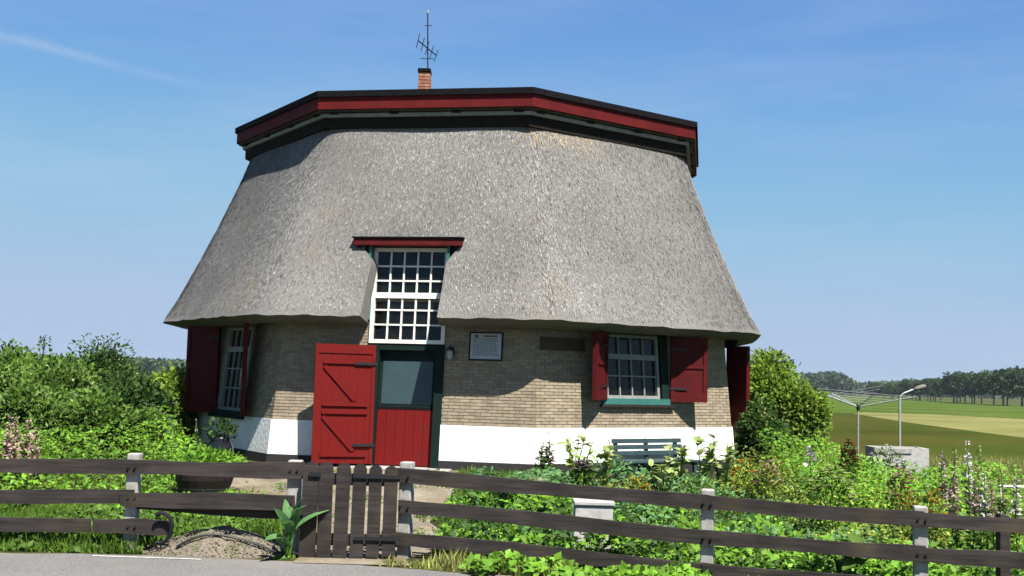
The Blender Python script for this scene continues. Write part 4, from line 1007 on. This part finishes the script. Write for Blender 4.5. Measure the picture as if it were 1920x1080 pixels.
for X, y, Yt, lab in ((905, 9.75, 1062, 'round-leaved plant before the fence, closest to the gate'), (985, 9.6, 1066, 'round-leaved plant before the fence, second from the gate'), (1065, 9.5, 1074, 'round-leaved plant before the fence, third from the gate')):
    g = at_ground(X, y); h = max(.08, ztop(X, Yt, y)-g[2]); broad_plant('round_leaved_plant', g, h, .25, 26, .10, LF_dark, lab, 'plant', 'round-leaved plants before the fence', stems=5, up=.3)
def spike_plant(name, X, y, Yt, label, fm, lm='leaf_mid', cat='flower', group=None, fl=.55, rad=.045, nfl=90, lean=0.0):
    g = at_ground(X, y); tp = aty(X, Yt, y) + [lean, 0, 0]; h = tp[2]-g[2]; e = empty(name, g, label, cat, group)
    st = lambda t: g + (tp-g)*t + np.array([.02*math.sin(t*5+X), .02*math.cos(t*4+X), 0])
    solid('stem', [tube([st(-.1), st(.3), st(.65), st(1)], [.010, .009, .007, .003], 5)], lm, e)
    t = rng.uniform(.02, .72, 60); P_ = np.array([st(q) for q in t]); D = unit(np.stack([rng.normal(size=60), rng.normal(size=60), rng.uniform(-.2, .7, 60)], -1))
    s = .15*(1.1-t)*rng.uniform(.6, 1.2, 60); v, f = leaf_arrays(P_, D, unit(rng.normal(size=(60, 3))*.3+[0, 0, 1]), s, s*.55); np_obj('leaves', v, f, lm, e)
    t = rng.uniform(fl, 1.0, nfl); P_ = np.array([st(q) for q in t]) ; D = unit(np.stack([rng.normal(size=nfl), rng.normal(size=nfl), rng.uniform(-.3, .5, nfl)], -1))
    r = rad*(1.25-t)*1.6; v, f = leaf_arrays(P_+D*r[:, None]*.3, D, unit(rng.normal(size=(nfl, 3))), r*1.3, r); np_obj('blossoms', v, f, fm, e)
    return e
hol = [(1764, 12.6, 846, 'flower_mauve', 'mauve flower spike behind the right fence, left end of the spikes'), (1788, 13.2, 838, 'leaf_pale', 'green seed spike beside the mauve one behind the right fence'),
       (1792, 12.0, 884, 'flower_pink', 'short pink flower spike behind the right fence'), (1816, 13.0, 826, 'flower_white', 'tallest pale flower spike behind the right fence'),
       (1836, 12.6, 836, 'leaf_pale', 'slim pale green spike right of the tallest one'), (1826, 11.8, 898, 'flower_pink', 'pink flower spike just over the top rail near the right edge'),
       (1848, 12.2, 886, 'flower_white', 'white flower spike left of the white rail'), (1860, 11.7, 902, 'flower_pink', 'pink flower spike beside the white rail'),
       (1878, 12.4, 878, 'leaf_pale', 'pale green spike behind the white rail'), (1906, 12.2, 894, 'flower_white', 'white flower spike at the right edge')]
for X, y, Yt, fm, lab in hol: spike_plant('flower_spike', X, y, Yt, lab, fm, group='flower spikes in the right of the garden', rad=.05)
for X, y, Yt, lab in ((16, 13.6, 776, 'pinkish dock spike nearest the left edge'), (32, 13.2, 784, 'second pinkish dock spike from the left edge'), (52, 13.8, 788, 'third pinkish dock spike from the left edge'), (70, 13.0, 802, 'short pinkish dock spike, fourth from the left edge')):
    spike_plant('dock_spike', X, y, Yt, lab, 'flower_pink', cat='flower', group='dock spikes before the hedge', fl=.45, rad=.055, nfl=130)
spike_plant('mullein_stalk', 371, 17.0, 786, 'pale dry stalk standing before the shaded plinth', 'flower_white', fl=.2, rad=.025, nfl=60)
spike_plant('hollyhock_stem', 1029, 16.7, 806, 'thin tall stem against the white plinth, taller of two', 'flower_mauve', fl=.3, rad=.05, nfl=26)
spike_plant('hollyhock_stem', 1014, 16.7, 816, 'thin bent stem against the white plinth, shorter of two', 'flower_mauve', fl=.3, rad=.035, nfl=16, lean=.05)
spike_plant('pale_flower', 1519, 15.0, 838, 'single pale flower stalk before the bright bush', 'flower_white', fl=.8, rad=.10, nfl=30)
def flower_clump(name, X, y, Yt, wid, fm, lm, label, nfl=60, sz=.05, group=None):
    g = at_ground(X, y); h = max(.25, ztop(X, Yt, y)-g[2]); w = wid/2*y/FPX; e = empty(name, g, label, 'flowers', group)
    v, f = leaf_ball(g+[0, 0, h*.5], (w, w, h*.5), 420, .07); np_obj('foliage', v, f, lm, e)
    n_ = nfl; a = rng.uniform(0, 6.28, n_); r = np.sqrt(rng.random(n_))*w
    c = np.stack([g[0]+r*np.cos(a), g[1]+r*np.sin(a), g[2]+h*(.86+.18*rng.random(n_))*(1-.3*(r/w)**2)], -1); arr = []
    for k in range(5):
        aa = 2*PI*k/5+rng.random(n_); D = unit(np.stack([np.cos(aa), np.sin(aa), np.full(n_, .35)], -1)); s = rng.uniform(.7, 1.2, n_)*sz
        arr.append(leaf_arrays(c, D, np.tile([0, 0, 1.], (n_, 1)), s, s*.8))
    v, f = cat_np(arr); np_obj('blossoms', v, f, fm, e); solid('stem', [tube([g-[0, 0, .05], g+[0.02, 0, h*.6]], .012, 5)], lm, e)
    return e
flower_clump('marigold_clump', 1398, 15.6, 858, 55, 'flower_orange', 'leaf_yellow', 'orange flowers at the corner of the house', 22, .045)
flower_clump('marigold_clump', 1440, 15.3, 864, 50, 'flower_pink', 'leaf_yellow', 'pinkish flowers right of the orange ones by the house corner', 40)
flower_clump('marigold_clump', 1706, 12.6, 920, 60, 'flower_orange', 'leaf_yellow', 'orange flowers over the top rail, left of two clumps', 22, .045)
flower_clump('marigold_clump', 1752, 12.4, 918, 55, 'flower_orange', 'leaf_yellow', 'orange flowers over the top rail, beside the flower spikes', 22, .045)
flower_clump('white_flower_clump', 1662, 19.5, 838, 70, 'flower_white', 'leaf_mid', 'white flowers in front of the stone trough', 80, .05)
flower_clump('red_bush', 1593, 16.5, 826, 36, 'flower_red', 'leaf_mid', 'small reddish bush at the foot of the clothes dryer', 60, .05)
flower_clump('mauve_flower_clump', 1093, 15.6, 862, 40, 'flower_mauve', 'leaf_mid', 'mauve flowers before the white plinth', 40, .05)
flower_clump('yellow_flower_clump', 1196, 14.6, 892, 50, 'flower_orange', 'leaf_yellow', 'orange tinted flowers in front of the bench', 20, .04)
flower_clump('pale_flower_clump', 1560, 13.6, 872, 90, 'leaf_pale', 'leaf_bright', 'bright green feathery clump in the middle of the flower garden', 60, .07)
flower_clump('pale_flower_clump', 1690, 13.2, 872, 60, 'flower_pink', 'leaf_yellow', 'pink daisies before the stone trough', 26, .06)

# ------------------------------------------------------------------ haze
hz = solid('haze', [box(-3000, 3000, -300, 3000, -3.2, 16)], 'rubber', loc=np.array([0, 0, -3.2])); tag(hz, 'thin blue summer haze over the fields', 'haze', kind='stuff')
m = bpy.data.materials.new('haze'); m.use_nodes = True; n = m.node_tree.nodes; n.remove(n['Principled BSDF'])
v = n.new('ShaderNodeVolumePrincipled'); v.inputs['Color'].default_value = (.80, .88, 1, 1); v.inputs['Density'].default_value = .00010; v.inputs['Anisotropy'].default_value = .2
m.node_tree.links.new(v.outputs[0], n['Material Output'].inputs['Volume']); hz.data.materials.clear(); hz.data.materials.append(m)
